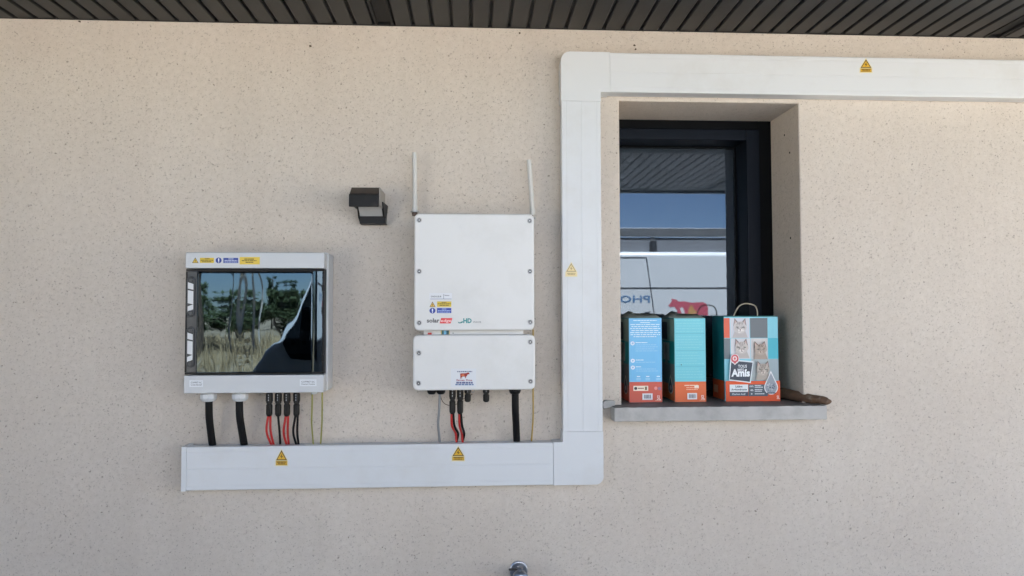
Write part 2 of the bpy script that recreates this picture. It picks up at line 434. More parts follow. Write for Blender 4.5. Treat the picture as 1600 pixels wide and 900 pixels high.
for i in range(84):
    c = x+PW*i
    if c < -2.78 or min(abs(c+(PW-GAP)/2-j) for j in JOINTS) < PW*.5 or c > 5.2: continue
    o = bpy.data.objects.new('plank', plank_me); COL.objects.link(o); o.parent = soff; ORG[o] = ORG[soff]
    o.location = Vector((c, 0, SOFF+rn.uniform(-.0008, .0008)))-ORG[soff]
for j in JOINTS:      # wider joint profile between two runs of planks
    m = MB(); m.box(j-.030, j-.022, -2.455, -.006, SOFF-.004, SOFF+.009, .001); m.box(j+.022, j+.030, -2.455, -.006, SOFF-.004, SOFF+.009, .001)
    m.box(j-.0215, j+.0215, -2.455, -.02, SOFF+.004, SOFF+.009, .001)
    m.build('joint_profile', 'soffit_dark', soff)

# window: frame, sash, pane, blind behind
FY = REV
GY = FY+.117                                   # the pane sits well back in the sash
FXR, SXR = at(1188, 330, FY+.01)[0], at(1167.5, 330, FY+.004)[0]
FZT, SZT = at(1080, 201, FY+.01)[1], at(1080, 218.5, FY+.004)[1]
FXL = WL-.02; SXL = WL+.02
FZB, SZB = SILL+.02, SILL+.06
win = MB()
for a in ((FXL-.04, FXL, SILL-.02, WT+.02), (FXR, WR+.03, SILL-.02, WT+.02)): win.box(a[0], a[1], FY+.012, GY+.05, a[2], a[3], .002)
win.box(FXL+.0005, FXR-.0005, FY+.012, GY+.05, FZT, WT+.02, .002); win.box(FXL+.0005, FXR-.0005, FY+.012, GY+.05, SILL-.02, FZB, .002)
win = win.build('window_frame', 'gasket', house)
for nm, a in (('sash_stile', (FXL+.002, SXL, FZB+.002, FZT-.003)), ('sash_stile', (SXR, FXR-.003, FZB+.002, FZT-.003)), ('sash_rail', (SXL+.0005, SXR-.0005, SZT, FZT-.003)), ('sash_rail', (SXL+.0005, SXR-.0005, FZB+.002, SZB))):
    MB().box(a[0], a[1], FY+.002, GY+.03, a[2], a[3], .003).build(nm, 'frame_anthracite', win)
GX0, GX1, GZ0, GZ1 = SXL, SXR, SZB, SZT
gk = MB()
for a in ((GX0, GX0+.006, GZ0, GZ1), (GX1-.006, GX1, GZ0, GZ1), (GX0+.0065, GX1-.0065, GZ1-.006, GZ1), (GX0+.0065, GX1-.0065, GZ0, GZ0+.006)): gk.box(a[0], a[1], GY-.008, GY+.008, a[2], a[3])
gk.build('gasket', 'gasket', win)
MB().add([(GX0, GY, GZ0), (GX1, GY, GZ0), (GX1, GY, GZ1), (GX0, GY, GZ1)], [[0, 1, 2, 3]]).build('glass_pane', 'window_glass', win)
MB().box(WL-.1, WR+.1, GY+.10, GY+.105, SILL-.1, WT+.1).build('roller_blind', 'blind', win)
b = bmesh.new(); bmesh.ops.create_cube(b, size=1)       # stone slab, a little uneven along its front edge, grime lying on top
for v in b.verts: v.co = ((.4592+1.1712)/2+v.co.x*.712, (-.070+REV+.011)/2+v.co.y*(REV+.081), SILL-.023+v.co.z*.046)
bmesh.ops.subdivide_edges(b, edges=[e_ for e_ in b.edges if abs(e_.verts[0].co.x-e_.verts[1].co.x) > .1], cuts=60, use_grid_fill=True)
bmesh.ops.bevel(b, geom=[e_ for e_ in b.edges if len(e_.link_faces) == 2 and e_.calc_face_angle(0) > .5], offset=.0025, segments=2, affect='EDGES', profile=.5)
rn = random.Random(5)
for v in b.verts:
    if v.co.y < -.06: v.co.y += rn.uniform(0, .0012); v.co.z += rn.uniform(-.0006, .0006)
sl = MB().bm(b)
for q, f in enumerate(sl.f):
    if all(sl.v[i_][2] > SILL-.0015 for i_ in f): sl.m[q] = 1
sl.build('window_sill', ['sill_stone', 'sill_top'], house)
# plaster lip round the sill's left end and small holes left by fixings in the reveal
MB().prism([(.432, SILL-.012), (.470, SILL-.004), (.474, SILL+.016), (.440, SILL+.018), (.428, SILL+.008)], -.020, .0, 'y', .004).build('mortar_lump', 'sill_stone', house)
def lump(nm, px, py, y, r, m, seed):
    x_, z_ = at(px, py, y); rn = random.Random(seed)
    MB().prism([(x_+r*rn.uniform(.5, 1.2)*math.cos(t), z_+r*rn.uniform(.4, 1)*math.sin(t)) for t in [k*math.pi/4 for k in range(8)]], y-.003, y, 'y').build(nm, m, house)
for q, (px, py) in enumerate(((485, 72), (812, 52), (991, 71), (993, 77), (125, 34))): lump('plaster_chip', px, py, 0, .0042, 'bark', q)
for q, (yy, zz) in enumerate(((.07, 2.217), (.075, 1.913), (.11, 2.29))):
    MB().lathe([(.004, -.001), (.0035, -.002), (.001, -.003)], (WR, yy, zz), 'x', 8).build('fixing_hole', 'gasket', house)

# ------------------------------------------------------------------ cable trunking
TD = -.060
TVL, TVR = .2910, .4227
TT, TT2, TB1, TB2 = .8671+1.65, .734+1.65, 1.65-.4212, 1.65-.5584
trunk = thing('cable_trunking', (.355, 0, TB2), 'white plastic cable trunking stepping up from the wiring and over the window', 'cable trunking')
def trunk_run(nm, axis, a0, a1, w0, w1, parent):
    m = w0+.5*(w1-w0); e = .0035
    pr = [(w0+.003, -.002), (w0+.003, -.034), (w0, -.034), (w0, TD+e), (w0+e*.3, TD+e*.3), (w0+e, TD),
          (w0+.014, TD), (w0+.0145, TD+.0006), (w0+.0165, TD+.0006), (w0+.017, TD),
          (m-.0015, TD), (m-.001, TD+.0008), (m+.001, TD+.0008), (m+.0015, TD),
          (w1-.017, TD), (w1-.0165, TD+.0006), (w1-.0145, TD+.0006), (w1-.014, TD),
          (w1-e, TD), (w1-e*.3, TD+e*.3), (w1, TD+e), (w1, -.034), (w1-.003, -.034), (w1-.003, -.002)]
    k = MB()
    if axis == 'x': k.prism([(y, z) for z, y in pr], a0, a1, 'x')
    else: k.prism(pr, a0, a1, 'z')
    return k.build(nm, 'trunk_white', parent, smooth=20)
JX_B = at(864.7, 720, TD)[0]; JZ_B = at(900, 674.7, TD)[1]; JX_T = at(953, 110, TD)[0]; JZ_T = at(900, 157.8, TD)[1]
XL = at(291.5, 730, TD)[0]
trunk_run('trunk_length', 'x', XL, JX_B-.0007, TB2, TB1, trunk)
trunk_run('trunk_length', 'z', JZ_B+.0007, JZ_T-.0007, TVL, TVR, trunk)
trunk_run('trunk_length', 'x', JX_T+.0007, 3.2, TT2, TT, trunk)
MB().box(XL-.0165, XL-.0005, TD-.0015, -.002, TB2-.002, TB1+.002, .002).build('end_cap', 'trunk_white', trunk)
def corner(pts_out, nm='corner_piece'):
    MB().prism(pts_out, TD-.0012, -.002, 'y', .0012).build(nm, 'trunk_white', trunk)
def arc(cx, cz, r, a0, a1, n=7): return [(cx+r*math.cos(R(a0+(a1-a0)*k/n)), cz+r*math.sin(R(a0+(a1-a0)*k/n))) for k in range(n+1)]
e = .001
corner([(JX_B, TB1+e), (JX_B, TB2-e)]+arc(TVR+e-.026, TB2-e+.026, .026, 270, 360)+[(TVR+e, JZ_B), (TVL-e, JZ_B), (TVL-e, TB1+e)])
corner([(TVL-e, JZ_T)]+[(TVR+e, JZ_T), (TVR+e, TT2-e), (JX_T, TT2-e), (JX_T, TT+e)]+arc(TVL-e+.032, TT+e-.032, .032, 90, 180))
for px, y0, y1, cx, hw, fade, lb in ((0, 703, 719.2, 440, 8.6, 0, ''), (0, 698, 712.5, 716, 9, 0, ''), (0, 411, 424.6, 892.6, 7.9, 1, 'faded, sun-bleached warning sticker'), (0, 92.5, 106.2, 1353, 8.6, 0, '')):
    k = front_ink(TD); base, edge = ((214, 168, 40), (84, 62, 12)) if not fade else ((226, 206, 150), (160, 140, 100))
    h = y1-y0
    k.poly([(cx, y0-2), (cx+hw+1.5, y1+.6), (cx+hw+1.5, y1+h*.5+1), (cx-hw-1.5, y1+h*.5+1), (cx-hw-1.5, y1+.6)], (226, 214, 170))
    warning_tri(k, cx, y0, y1, hw, base, edge)
    k.rect(cx-hw, y1+.9, cx+hw, y1+h*.47, base if fade else (150, 112, 20)); k.rect(cx-hw*.93, y1+1.5, cx+hw*.93, y1+h*.42, base)
    k.bars(cx-hw*.8, cx+hw*.8, y1+h*.18, h*.09, edge, 4, 2); k.bars(cx-hw*.7, cx+hw*.7, y1+h*.33, h*.08, edge, 3, 5)
    s = k.build('warning_sticker', trunk)
    if lb: s['label'] = lb

# ------------------------------------------------------------------ electrical enclosure
EF = -.118
ex0, ez1 = at(289.2, 393.9, EF); ex1, ez0 = at(505.6, 613.3, EF); ex0 = (ex0+at(286.9, 613, EF)[0])/2
enc = thing('electrical_enclosure', ((ex0+ex1)/2, 0, ez0), 'grey wall-mounted electrical enclosure with a smoked glossy door', 'enclosure')
W_, H_ = ex1-ex0, ez1-ez0
MB().rplate(ex0+.002, ex1+.004, ez0-.002, ez1+.004, -.072, -.001, .010, .004).build('back_box', 'enclosure_grey', enc)
def ez(py): return at(400, py, EF)[1]
dz1, dz0 = ez(419.8), ez(585.4)
MB().box(ex0, ex1, EF, -.0725, dz1+.001, ez1, .004).build('top_panel', 'enclosure_grey', enc)
MB().box(ex0, ex1, EF, -.0725, ez0, dz0-.001, .004).build('bottom_panel', 'enclosure_grey', enc)
MB().box(ex0+.003, ex1-.003, -.078, -.0725, dz0, dz1).build('backplate', 'enclosure_dark', enc)
for rz in (.30, .72):        # two rows of switchgear behind the smoked door
    zc = dz0+(dz1-dz0)*rz
    MB().box(ex0+.05, ex1-.04, -.0835, -.0785, zc-.018, zc+.018).build('rail_cover', 'enclosure_dark', enc)
    for i in range(9):
        xx = ex0+.075+i*.034
        br = MB().box(xx, xx+.0325, -.099, -.084, zc-.036, zc+.036, .001).build('circuit_breaker', 'breaker', enc)
        MB().box(xx+.010, xx+.022, -.106, -.0995, zc-.008, zc+.010, .002).build('toggle', 'black_plastic', br)
DX0, DX1 = ex0+.0015, ex1-.0005
iw0, iw1 = at(307.6, 500, EF)[0], at(488.5, 500, EF)[0]; iz1, iz0 = ez(425.2), ez(582.6)
door = MB()
door.box(DX0, DX1, EF+.002, EF+.010, dz1-.0075, dz1-.001, .0015); door.box(DX0, DX1, EF+.002, EF+.010, dz0+.001, dz0+.0075, .0015)
door.box(DX1-.0045, DX1, EF+.002, EF+.010, dz0+.008, dz1-.008, .001); door.box(DX0, DX0+.005, EF+.002, EF+.010, dz0+.008, dz1-.008, .001)
door = door.build('door', 'black_plastic', enc)
def sheet(x0, x1, z0, z1, y): return MB().add([(x0, y, z0), (x1, y, z0), (x1, y, z1), (x0, y, z1)], [[0, 1, 2, 3]])
MB().rplate(iw0, iw1, iz0, iz1, EF-.004, EF+.001, .008, .003).build('door_window', 'smoked_cover', door)
MB().box(DX0+.0055, iw0-.0008, EF+.0015, EF+.006, dz0+.008, dz1-.008, .001).build('door_stile', 'enclosure_dark', door)
hs = MB(); xs = iw1+.0008
hs.add([(xs, EF+.001, dz0+.008), (xs+(DX1-xs)*.45, EF-.001, dz0+.008), (DX1-.005, EF+.006, dz0+.008), (xs, EF+.001, dz1-.008), (xs+(DX1-xs)*.45, EF-.001, dz1-.008), (DX1-.005, EF+.006, dz1-.008)], [[0, 1, 4, 3], [1, 2, 5, 4]])
hs.build('hinge_stile', 'smoked_cover', door, smooth=60)
for py in (450, 485, 560):
    z_ = ez(py); MB().box(DX1-.006, DX1+.0015, EF-.001, EF+.012, z_-.011, z_+.011, .001).build('hinge', 'black_plastic', door)
for py0, py1 in ((432, 495), (510, 573.5)):
    z1_, z0_ = ez(py0), ez(py1); xa, xb = at(291.6, 500, EF)[0], at(304.2, 500, EF)[0]
    xa += (at(286.9, 613, EF)[0]-at(289.2, 394, EF)[0])*((py0+py1)/2-500)/220
    hd = MB().rplate(xa, xb, z0_, z1_, EF-.0035, EF+.001, (xb-xa)/2-.0002, .0015).build('handle', 'enclosure_dark', door)
    ins = MB(); L = z1_-z0_; a, c = xa+.0045, xb-.0035; yy = EF-.0045
    for t0, t1, s0, s1 in ((.70, .86, 0, -.10), (.34, .66, .05, -.05), (.13, .26, .02, .10)):
        ins.add([(a, yy, z0_+L*t0), (c, yy, z0_+L*(t0+max(s1, -.05)*.6)), (c, yy, z0_+L*(t1+s1*.5)), (a, yy, z0_+L*t1)], [[0, 1, 2, 3]])
    ins.build('pale_reflection', 'trunk_white', hd)  # pale patches paint in the white mirrored and seen through the slot
    for zz in (z1_-.012, z0_+.012):
        MB().lathe([(.0085, 0), (.0085, -.002), (.007, -.003), (.006, -.0015)], ((xa+xb)/2, EF-.0035, zz), 'y', 16).build('lock_screw', 'enclosure_dark', hd)
# stickers
k = front_ink(EF)
k.rect(299, 401.2, 387.5, 413.6, (205, 208, 210)); k.rect(374.5, 401.6, 406, 413.2, (226, 196, 70))
warning_tri(k, 305.2, 402.2, 411, 5, (226, 190, 50), (50, 42, 20))
k.rect(312.5, 402.8, 334.5, 410.8, (214, 184, 40)); k.bars(320, 328, 404.3, 1, (60, 50, 10), 2, 1); k.bars(313.5, 333.5, 406.6, 1.1, (60, 50, 10), 5, 2); k.bars(316, 331, 409, 1.1, (60, 50, 10), 4, 3)
k.disc(341.8, 406.9, 4.7, 4.5, (34, 58, 140)); k.rect(341, 403.7, 342.7, 408, (235, 238, 245)); k.disc(341.85, 409.4, .9, .8, (235, 238, 245), 8)
k.rect(349.2, 403, 372.3, 411.1, (40, 66, 150)); k.bars(357, 365, 404.6, 1, (200, 210, 235), 2, 4); k.bars(351, 371, 407, 1.1, (200, 210, 235), 5, 6); k.bars(351, 371, 409.4, 1, (200, 210, 235), 5, 7)
k.bars(382, 397, 404.9, 1.3, (60, 50, 10), 2, 8); k.bars(378, 401, 407.4, 1.1, (60, 50, 10), 5, 9); k.bars(384, 396, 409.8, 1.2, (60, 50, 10), 3, 10)
k.build('warning_sticker_strip', enc)
for (a, b_, c, d), t, t2 in (((296, 594, 317.3, 604.6), 'COFFRET AC', 'Courant Alternatif'), ((468.4, 592.8, 494.6, 603.4), 'COFFRET DC', 'Courant Continu')):
    k = front_ink(EF); k.rect(a, b_, c, d, (222, 226, 230)); w_ = c-a
    k.text(t, a+w_*.1, b_+5, c-w_*.1, b_+2.4, (45, 48, 55), .01); k.text(t2, a+w_*.1, b_+8.4, c-w_*.1, b_+6, (45, 48, 55), .01); k.build('name_sticker', enc)
# glands and lugs below
for cx in (326, 375.3):
    x_, z_ = at(cx, 616, -.07); g = MB()
    g.lathe([(.020, 0), (.020, .004)], (x_, -.07, ez0-.006), 'z', 24)
    g.lathe([(.0245, -.006), (.0255, -.008), (.0255, -.020), (.024, -.023), (.019, -.029), (.014, -.030)], (x_, -.07, ez0), 'z', 10)
    g.build('cable_gland', 'enclosure_grey', enc, smooth=25)
x_, z_ = at(490.5, 616, -.07); MB().lathe([(.010, -.001), (.010, -.006), (.008, -.010)], (x_, -.07, ez0), 'z', 16).build('earth_gland', 'enclosure_grey', enc)

# ------------------------------------------------------------------ cables
def mc4(x_, y_, ztop, zbot, parent, nm='connector'):
    L = ztop-zbot; m = MB()
    m.lathe([(.0085, 0), (.0095, -.004), (.0095, -L*.45), (.0078, -L*.47), (.0078, -L*.52), (.0100, -L*.54), (.0100, -L*.9), (.0085, -L*.96), (.006, -L)], (x_, y_, ztop), 'z', 12)
    m.box(x_-.0105, x_+.0105, y_-.004, y_+.004, ztop-L*.40, ztop-L*.08, .001)
    o = m.build(nm, 'black_plastic', parent)
    k = Ink((x_, y_-.0096, 0), (1, 0, 0), (0, 0, 1), (0, -1, 0))
    k.bars(0, 0, 0, 0, (0, 0, 0)) if 0 else None
    for q in range(3): k.rect(-.0012, ztop-L*(.10+q*.10), .0012, ztop-L*(.165+q*.10), (150, 152, 156))
    k.build('moulded_mark', o)
    return o
CY = -.070
def cable(nm, label, cat, grp, pts, r, m, n=12):
    o = MB().tube(pts, r, n).build(nm, m, None, pts[-1]); return tag(o, label, cat, grp)
TZ = TB1-.012
def down(px0, py0, px1, y0=CY, y1=-.030, bend=0):
    """from a pixel under a device down to the trunking's top slot"""
    x0, z0 = at(px0, py0, y0); x1 = at(px1, 695, y1)[0]
    return [(x0, y0, z0+.02), (x0, y0, z0), (x0+bend*.4+(x1-x0)*.12, y0*.9+y1*.1, z0*.72+TZ*.28), (x0+bend+(x1-x0)*.5, y0*.55+y1*.45, z0*.45+TZ*.55), (x1, y1, TZ+.012), (x1+.001, y1, TZ)]
cable('power_cable', 'thick black cable under the enclosure, leftmost of all the cables', 'cable', 'cables under the enclosure', down(326.5, 631, 332), .0112, 'black_rubber', 16)
cable('power_cable', 'thick black cable from the right grey gland under the enclosure', 'cable', 'cables under the enclosure', down(374, 631, 381.5), .0115, 'black_rubber', 16)
for cx, ex, mats_, lb in ((421, 425.5, ('red_wire', 'red_wire'), 'two red wires from one black plug, nearer the thick cables'), (435, 437.8, ('black_rubber',), 'single black wire from a plug between the red pairs'),
                          (448.6, 449.3, ('red_wire', 'red_wire'), 'two red wires from one black plug, right of the single black wire'), (463.5, 464.5, ('black_rubber', 'black_rubber'), 'two thin black wires from one plug under the enclosure')):
    x_, zt = at(cx, 613, CY); zb = at(cx, 650.5, CY)[1]
    t = thing('solar_cable', (x_, -.03, TZ), lb, 'cable', 'plugged cables under the enclosure')
    mc4(x_, CY, ez0-.001, zb, t)
    for q, mm in enumerate(mats_):
        s = 0 if len(mats_) == 1 else (-1, 1)[q]
        pts = [(x_+s*.003, CY, zb+.01), (x_+s*.0038, CY, zb-.002)]+[(p[0]+s*.0055-(.004 if len(mats_) > 1 else -.002), p[1]+s*.002, p[2]) for p in down(cx, 655, ex)[2:4]]
        x1 = at(ex, 695, -.03)[0]; pts += [(x1+s*.003, -.030+s*.003, TZ+.012), (x1+s*.003, -.030+s*.003, TZ)]
        MB().tube(pts, .0037, 8).build('wire', mm, t)
cable('earth_wire', 'left thin yellow green earth wire under the enclosure', 'wire', 'earth wires', down(488, 616, 489.5, bend=-.003), .0026, 'earth_wire', 8)
cable('earth_wire', 'right thin yellow green earth wire under the enclosure', 'wire', 'earth wires', down(503.4, 616, 501, bend=.002), .0026, 'earth_wire', 8)

# ------------------------------------------------------------------ inverter
IF = -.185
IX0, IX1 = -.1814, .1886
iz_ = lambda py: at(741, py, IF)[1]
IZT, IZM1, IZM0, IZB = .3074+1.65, iz_(516.2), iz_(523.0), 1.65-.236
inv = thing('solar_inverter', (0, 0, IZB), 'white wall-mounted solar inverter with two rounded covers and antennas', 'inverter')
MB().rplate(IX0, IX1, IZM1, IZT, IF, -.135, .016, .0045, 6).build('upper_cover', 'inverter_white', inv)
MB().rplate(IX0-.003, IX1+.002, IZB, IZM0, IF, -.125, .016, .0045, 6).build('lower_cover', 'inverter_white', inv)
MB().rplate(IX0+.006, IX1-.006, IZM1+.006, IZT-.006, -.134, -.075, .012, .002).build('upper_housing', 'inverter_white', inv)
MB().rplate(IX0+.004, IX1-.004, IZB+.004, IZM0-.006, -.124, -.045, .012, .002).build('lower_housing', 'inverter_white', inv)
fins = MB()
for i in range(17): xx = IX0+.02+i*.0205; fins.box(xx, xx+.004, -.0745, -.030, IZM1+.02, IZT-.012)
fins.box(IX0+.012, IX1-.012, -.0295, -.022, IZM1+.02, IZT-.012); fins.build('heat_sink', 'inverter_body', inv)
MB().box(-.16, .16, -.0215, -.001, IZB+.1, IZT-.06).build('mounting_bracket', 'inverter_body', inv)
ib0, ib1 = at(662, 520, -.15)[0], at(818, 520, -.15)[0]
bar = MB().box(ib0, ib1, -.150, -.105, IZM0-.012, IZM1+.012, .002).build('joining_bar', 'inverter_white', inv)
x_ = at(671.5, 520, -.15)[0]; MB().box(x_-.006, x_+.006, -.156, -.1505, IZM0-.010, IZM0+.006, .001).build('switch', 'red_wire', bar)
k = front_ink(-.150); k.rect(690, 515, 701.5, 524, (40, 88, 96)); k.rect(693.5, 516.5, 697.5, 524, (120, 190, 225)); k.rect(688.8, 515, 690, 524, (210, 190, 110)); k.rect(701.5, 515, 702.7, 524, (210, 190, 110)); k.rect(707, 520, 709, 521, (60, 60, 60)); k.build('status_label', bar)
sm = MB(); sm.lathe([(.0078, .0005), (.0078, -.0012), (.0068, -.0020), (.0054, -.0016)], (0, 0, 0), 'y', 18)
sm.slot(1).lathe([(.0050, -.0012), (.0050, -.0020)], (0, 0, 0), 'y', 18)
sm.slot(2).lathe([(.0030, -.0018), (.0030, -.0027), (.0022, -.0029)], (0, 0, 0), 'y', 6)
screw_me = sm.mesh('screw', ['screw_metal', 'black_plastic', 'screw_metal'], (0, 0, 0))
for px, py in ((655, 344), (827.6, 345), (655, 424), (828, 424), (655, 504.5), (828.5, 503.5), (654.5, 552), (654, 599), (828.5, 534.5), (829, 596)):
    o = bpy.data.objects.new('screw', screw_me); COL.objects.link(o); o.parent = inv; ORG[o] = ORG[inv]
    x_, z_ = at(px, py, IF); o.location = Vector((x_, IF, z_))-ORG[inv]
# antennas
for a, b_, base in (((647.6, 238.5), (648.2, 330), 1), ((826.2, 250), (832, 336), 0)):
    y_ = -.045 if base else -.06
    pa, pb = p3(*a, y_), p3(*b_, y_)
    ao = MB().tube([pa, ((pa[0]+pb[0])/2+.001, y_, (pa[2]+pb[2])/2), pb], .0079, 14).build('antenna', 'rod_grey', inv)
    MB().lathe([(.0092, 0), (.0092, .016), (.0080, .018)], (pb[0], pb[1], pb[2]+.002), 'z', 14).build('collar', 'rod_grey', ao)
    if base: MB().lathe([(.0135, 0), (.0135, -.003), (.009, -.004)], pb, 'z', 20).build('washer', 'screw_metal', ao); MB().lathe([(.009, -.0045), (.009, -.014), (.007, -.016)], pb, 'z', 6).build('nut', 'brown_wire', ao)
    MB().tube([pb, (pb[0]+(.01 if base else -.01), y_, pb[2]-.03), (pb[0]+(.03 if base else -.02), y_-.03, pb[2]-.07)], .003, 8).build('lead', 'brown_wire', ao)
    if not base: MB().lathe([(.004, 0), (.003, -.004)], p3(836.4, 341, -.06), 'x', 10).build('nut', 'screw_metal', ao)
# stickers and printed logos on the covers
k = front_ink(IF); T0 = lambda a, b_: (655+a/12.86, 450+b_/12.86)
def rect_(x0, y0, x1, y1, c): a, b_ = T0(x0, y0); c_, d = T0(x1, y1); k.rect(a, b_, c_, d, c)
def bar_(x0, x1, y, h, c, n, sd_): a, b_ = T0(x0, y); k.bars(a, T0(x1, y)[0], b_, h/12.86, c, n, sd_)
def txt_(t, x0, y0, x1, y1, c, bold=0, shear=0): a, b_ = T0(x0, y0); c_, d = T0(x1, y1); k.text(t, a, d, c_, b_, c, bold, shear)
rect_(205, 100, 660, 235, (218, 220, 224)); txt_('ONDULEUR', 235, 155, 448, 188, (70, 74, 84), .02); rect_(222, 216, 650, 226, (110, 114, 150)); rect_(488, 120, 496, 220, (90, 94, 110)); txt_('Réseau', 512, 135, 605, 160, (80, 84, 94), .02)
warning_tri(k, *[T0(268, 272)[0], T0(268, 272)[1], T0(268, 382)[1], 4.7], (222, 180, 70), (84, 66, 40))
rect_(360, 270, 645, 378, (214, 186, 52)); bar_(450, 550, 290, 14, (88, 72, 20), 2, 3); bar_(370, 635, 318, 15, (88, 72, 20), 5, 4); bar_(410, 600, 348, 15, (88, 72, 20), 4, 5)
a, b_ = T0(267, 455); k.disc(a, b_, 4.7, 4.5, (28, 58, 150)); rect_(256, 415, 279, 470, (230, 236, 245)); a, b_ = T0(267, 487); k.disc(a, b_, .9, .9, (230, 236, 245), 8)
rect_(358, 402, 645, 504, (24, 58, 160)); bar_(455, 545, 422, 14, (170, 190, 235), 2, 6); bar_(375, 630, 454, 16, (170, 190, 235), 5, 7); bar_(375, 630, 484, 13, (170, 190, 235), 5, 8)
k.build('instruction_sticker', inv)
k = front_ink(IF)
txt_('solar', 152, 608, 408, 697, (92, 90, 92), .035)
a = [T0(*p) for p in ((440, 604), (668, 604), (632, 712), (412, 712))]; k.poly(a, (222, 62, 62)); txt_('edge', 428, 628, 640, 700, (246, 214, 212), .01, .8)
a = [T0(*p) for p in ((776, 672), (800, 690), (828, 690), (850, 672), (880, 668), (880, 690), (850, 706), (812, 712), (786, 704))]; k.poly(a, (52, 132, 128))
txt_('HD', 885, 608, 1055, 706, (34, 138, 140), .045); txt_('WAVE', 1080, 668, 1245, 702, (120, 124, 126), .01)
k.build('brand_lettering', inv)
k = front_ink(IF); T0 = lambda a, b_: (700+a/22.5, 570+b_/22.5)
rect_(100, 130, 990, 780, (216, 219, 223)); bar_(320, 850, 238, 24, (110, 116, 140), 9, 3)
cow = [(440, 300), (600, 296), (668, 285), (705, 262), (735, 280), (765, 318), (735, 336), (700, 330), (668, 380), (640, 420), (625, 470), (605, 470), (600, 415), (510, 412), (494, 430), (492, 488), (474, 488), (470, 430), (450, 440), (446, 488), (424, 488), (432, 400), (426, 330)]
k.poly([T0(*p) for p in cow], (150, 34, 22)); k.poly([T0(*p) for p in ((480, 345), (560, 330), (590, 375), (530, 400), (470, 390))], (222, 120, 70))
txt_('Earnes. Figue', 300, 505, 850, 590, (150, 70, 96), .03); bar_(290, 870, 628, 34, (92, 96, 140), 4, 4); bar_(260, 900, 694, 28, (96, 120, 160), 8, 5)
k.build('installer_sticker', inv)
# underside fittings
IY = -.095
zt = IZB+.003
for cx in (674.5, 688.8):
    x_ = at(cx, 612, IY)[0]; MB().lathe([(.0145, 0), (.0150, -.010), (.0145, -.018), (.010, -.024), (.006, -.025)], (x_, IY, zt), 'z', 16).build('cable_gland', 'black_plastic', inv)
for cx in (730.8, 759.6):
    x_ = at(cx, 612, IY)[0]; mc4(x_, IY, zt, at(cx, 628, IY)[1], inv, 'spare_connector')
x_ = at(804.6, 612, IY)[0]; MB().lathe([(.0185, 0), (.0195, -.004), (.0195, -.016), (.016, -.024), (.0125, -.026)], (x_, IY, zt), 'z', 12).build('cable_gland', 'black_plastic', inv, smooth=20)
x_ = at(781, 612, IY)[0]; MB().lathe([(.009, 0), (.009, -.006), (.004, -.008)], (x_, IY, zt), 'z', 12).build('blanking_plug', 'black_plastic', inv)
x_ = at(739, 612, IY)[0]; MB().tube([(x_+.005*math.cos(t), IY, zt-.012+.008*math.sin(t)) for t in [k_*math.pi/4 for k_ in range(9)]], .0014, 6).build('retaining_ring', 'screw_metal', inv)
cable('signal_cable', 'slim grey cable hanging from the inverter to the trunking', 'cable', 'cables under the inverter', down(687, 621, 687.3, IY, bend=-.005), .0040, 'grey_wire')
cable('power_cable', 'thick black cable at the right under the white inverter', 'cable', 'cables under the inverter', down(805, 621, 807.5, IY), .0115, 'black_rubber', 16)
cable('earth_wire', 'thin yellow wire running beside the inverter\'s right edge', 'wire', 'earth wires', [p3(833, 515, -.07), p3(833, 560, -.06)]+down(833, 612, 830.5, -.055, bend=.002)[1:], .0026, 'gold_wire', 8)
cable('loose_wire', 'thin dark loose wire sagging between inverter plugs', 'wire', None, [p3(688, 618, IY+.01), p3(692, 628, IY+.01), p3(700, 633, IY), p3(712, 632, IY+.014), p3(726, 622, IY+.014), p3(738, 616, IY)], .0012, 'brown_wire', 6)
for cx, ex, lb in ((707, 713.5, 'twisted red and black wires from the left long plug under the inverter'), (719, 723, 'twisted red and black wires from the right long plug under the inverter')):
    x_ = at(cx, 612, IY)[0]; zb = at(cx, 647, IY)[1]
    t = thing('solar_cable', (x_, -.03, TZ), lb, 'cable', 'plugged cables under the inverter')
    mc4(x_, IY, zt, zb, t)
    x1 = at(ex, 692, -.03)[0]; dz = zb-TZ
    for s, mm in ((-1, 'red_wire'), (1, 'black_rubber')):
        pts = [(x_+s*.003, IY, zb+.01), (x_+s*.003, IY, zb-.003), (x_+s*.004+.002, IY*.85, zb-dz*.35), (x1+s*.004+.001, -.045, zb-dz*.62), (x1+s*.001, -.033+s*.004, TZ+.018), (x1-s*.002, -.03, TZ)]
        MB().tube(pts, .0037, 8).build('wire', mm, t)

# ------------------------------------------------------------------ wall lamp
HY, BY = -.145, -.045
hx0, hz1 = at(545, 303.4, HY); hx1, hz0 = at(591.2, 322.6, HY)
bx0, bz1 = at(562, 337.6, BY); bx1, bz0 = at(602.6, 349.6, BY)
lamp = thing('wall_lamp', ((bx0+bx1)/2, 0, bz0), 'small dark hooded wall lamp with a grey diffuser', 'wall lamp')
ctop = at(570, 293.5, -.10)[1]
sh = (bx0-hx0)*.5
hood = MB()
pr = [(HY, hz0), (HY, hz1), (HY+.012, hz1+.004), (-.100, ctop), (-.004, ctop+.002), (-.004, hz0+.012), (HY+.012, hz0+.012), (HY+.012, hz0)]
hood.prism(pr, hx0, hx1, 'x', .0015); hood = hood.build('hood', 'lamp_dark', lamp)
bs = (bx0-hx0)
MB().prism([(BY, bz0), (BY, bz1), (BY+.012, bz1), (BY+.016, bz0+.004), (-.002, bz0+.004), (-.002, bz0)], bx0, bx1, 'x', .001).build('base_bar', 'lamp_dark', lamp)
dq = [p3(559.5, 320.5, -.085), p3(595.5, 320.5, -.085), p3(598.5, 337.8, BY-.0005), p3(562.5, 337.8, BY-.0005)]
MB().add(dq, [[0, 1, 2, 3]]).build('diffuser', 'lamp_diffuser', lamp)
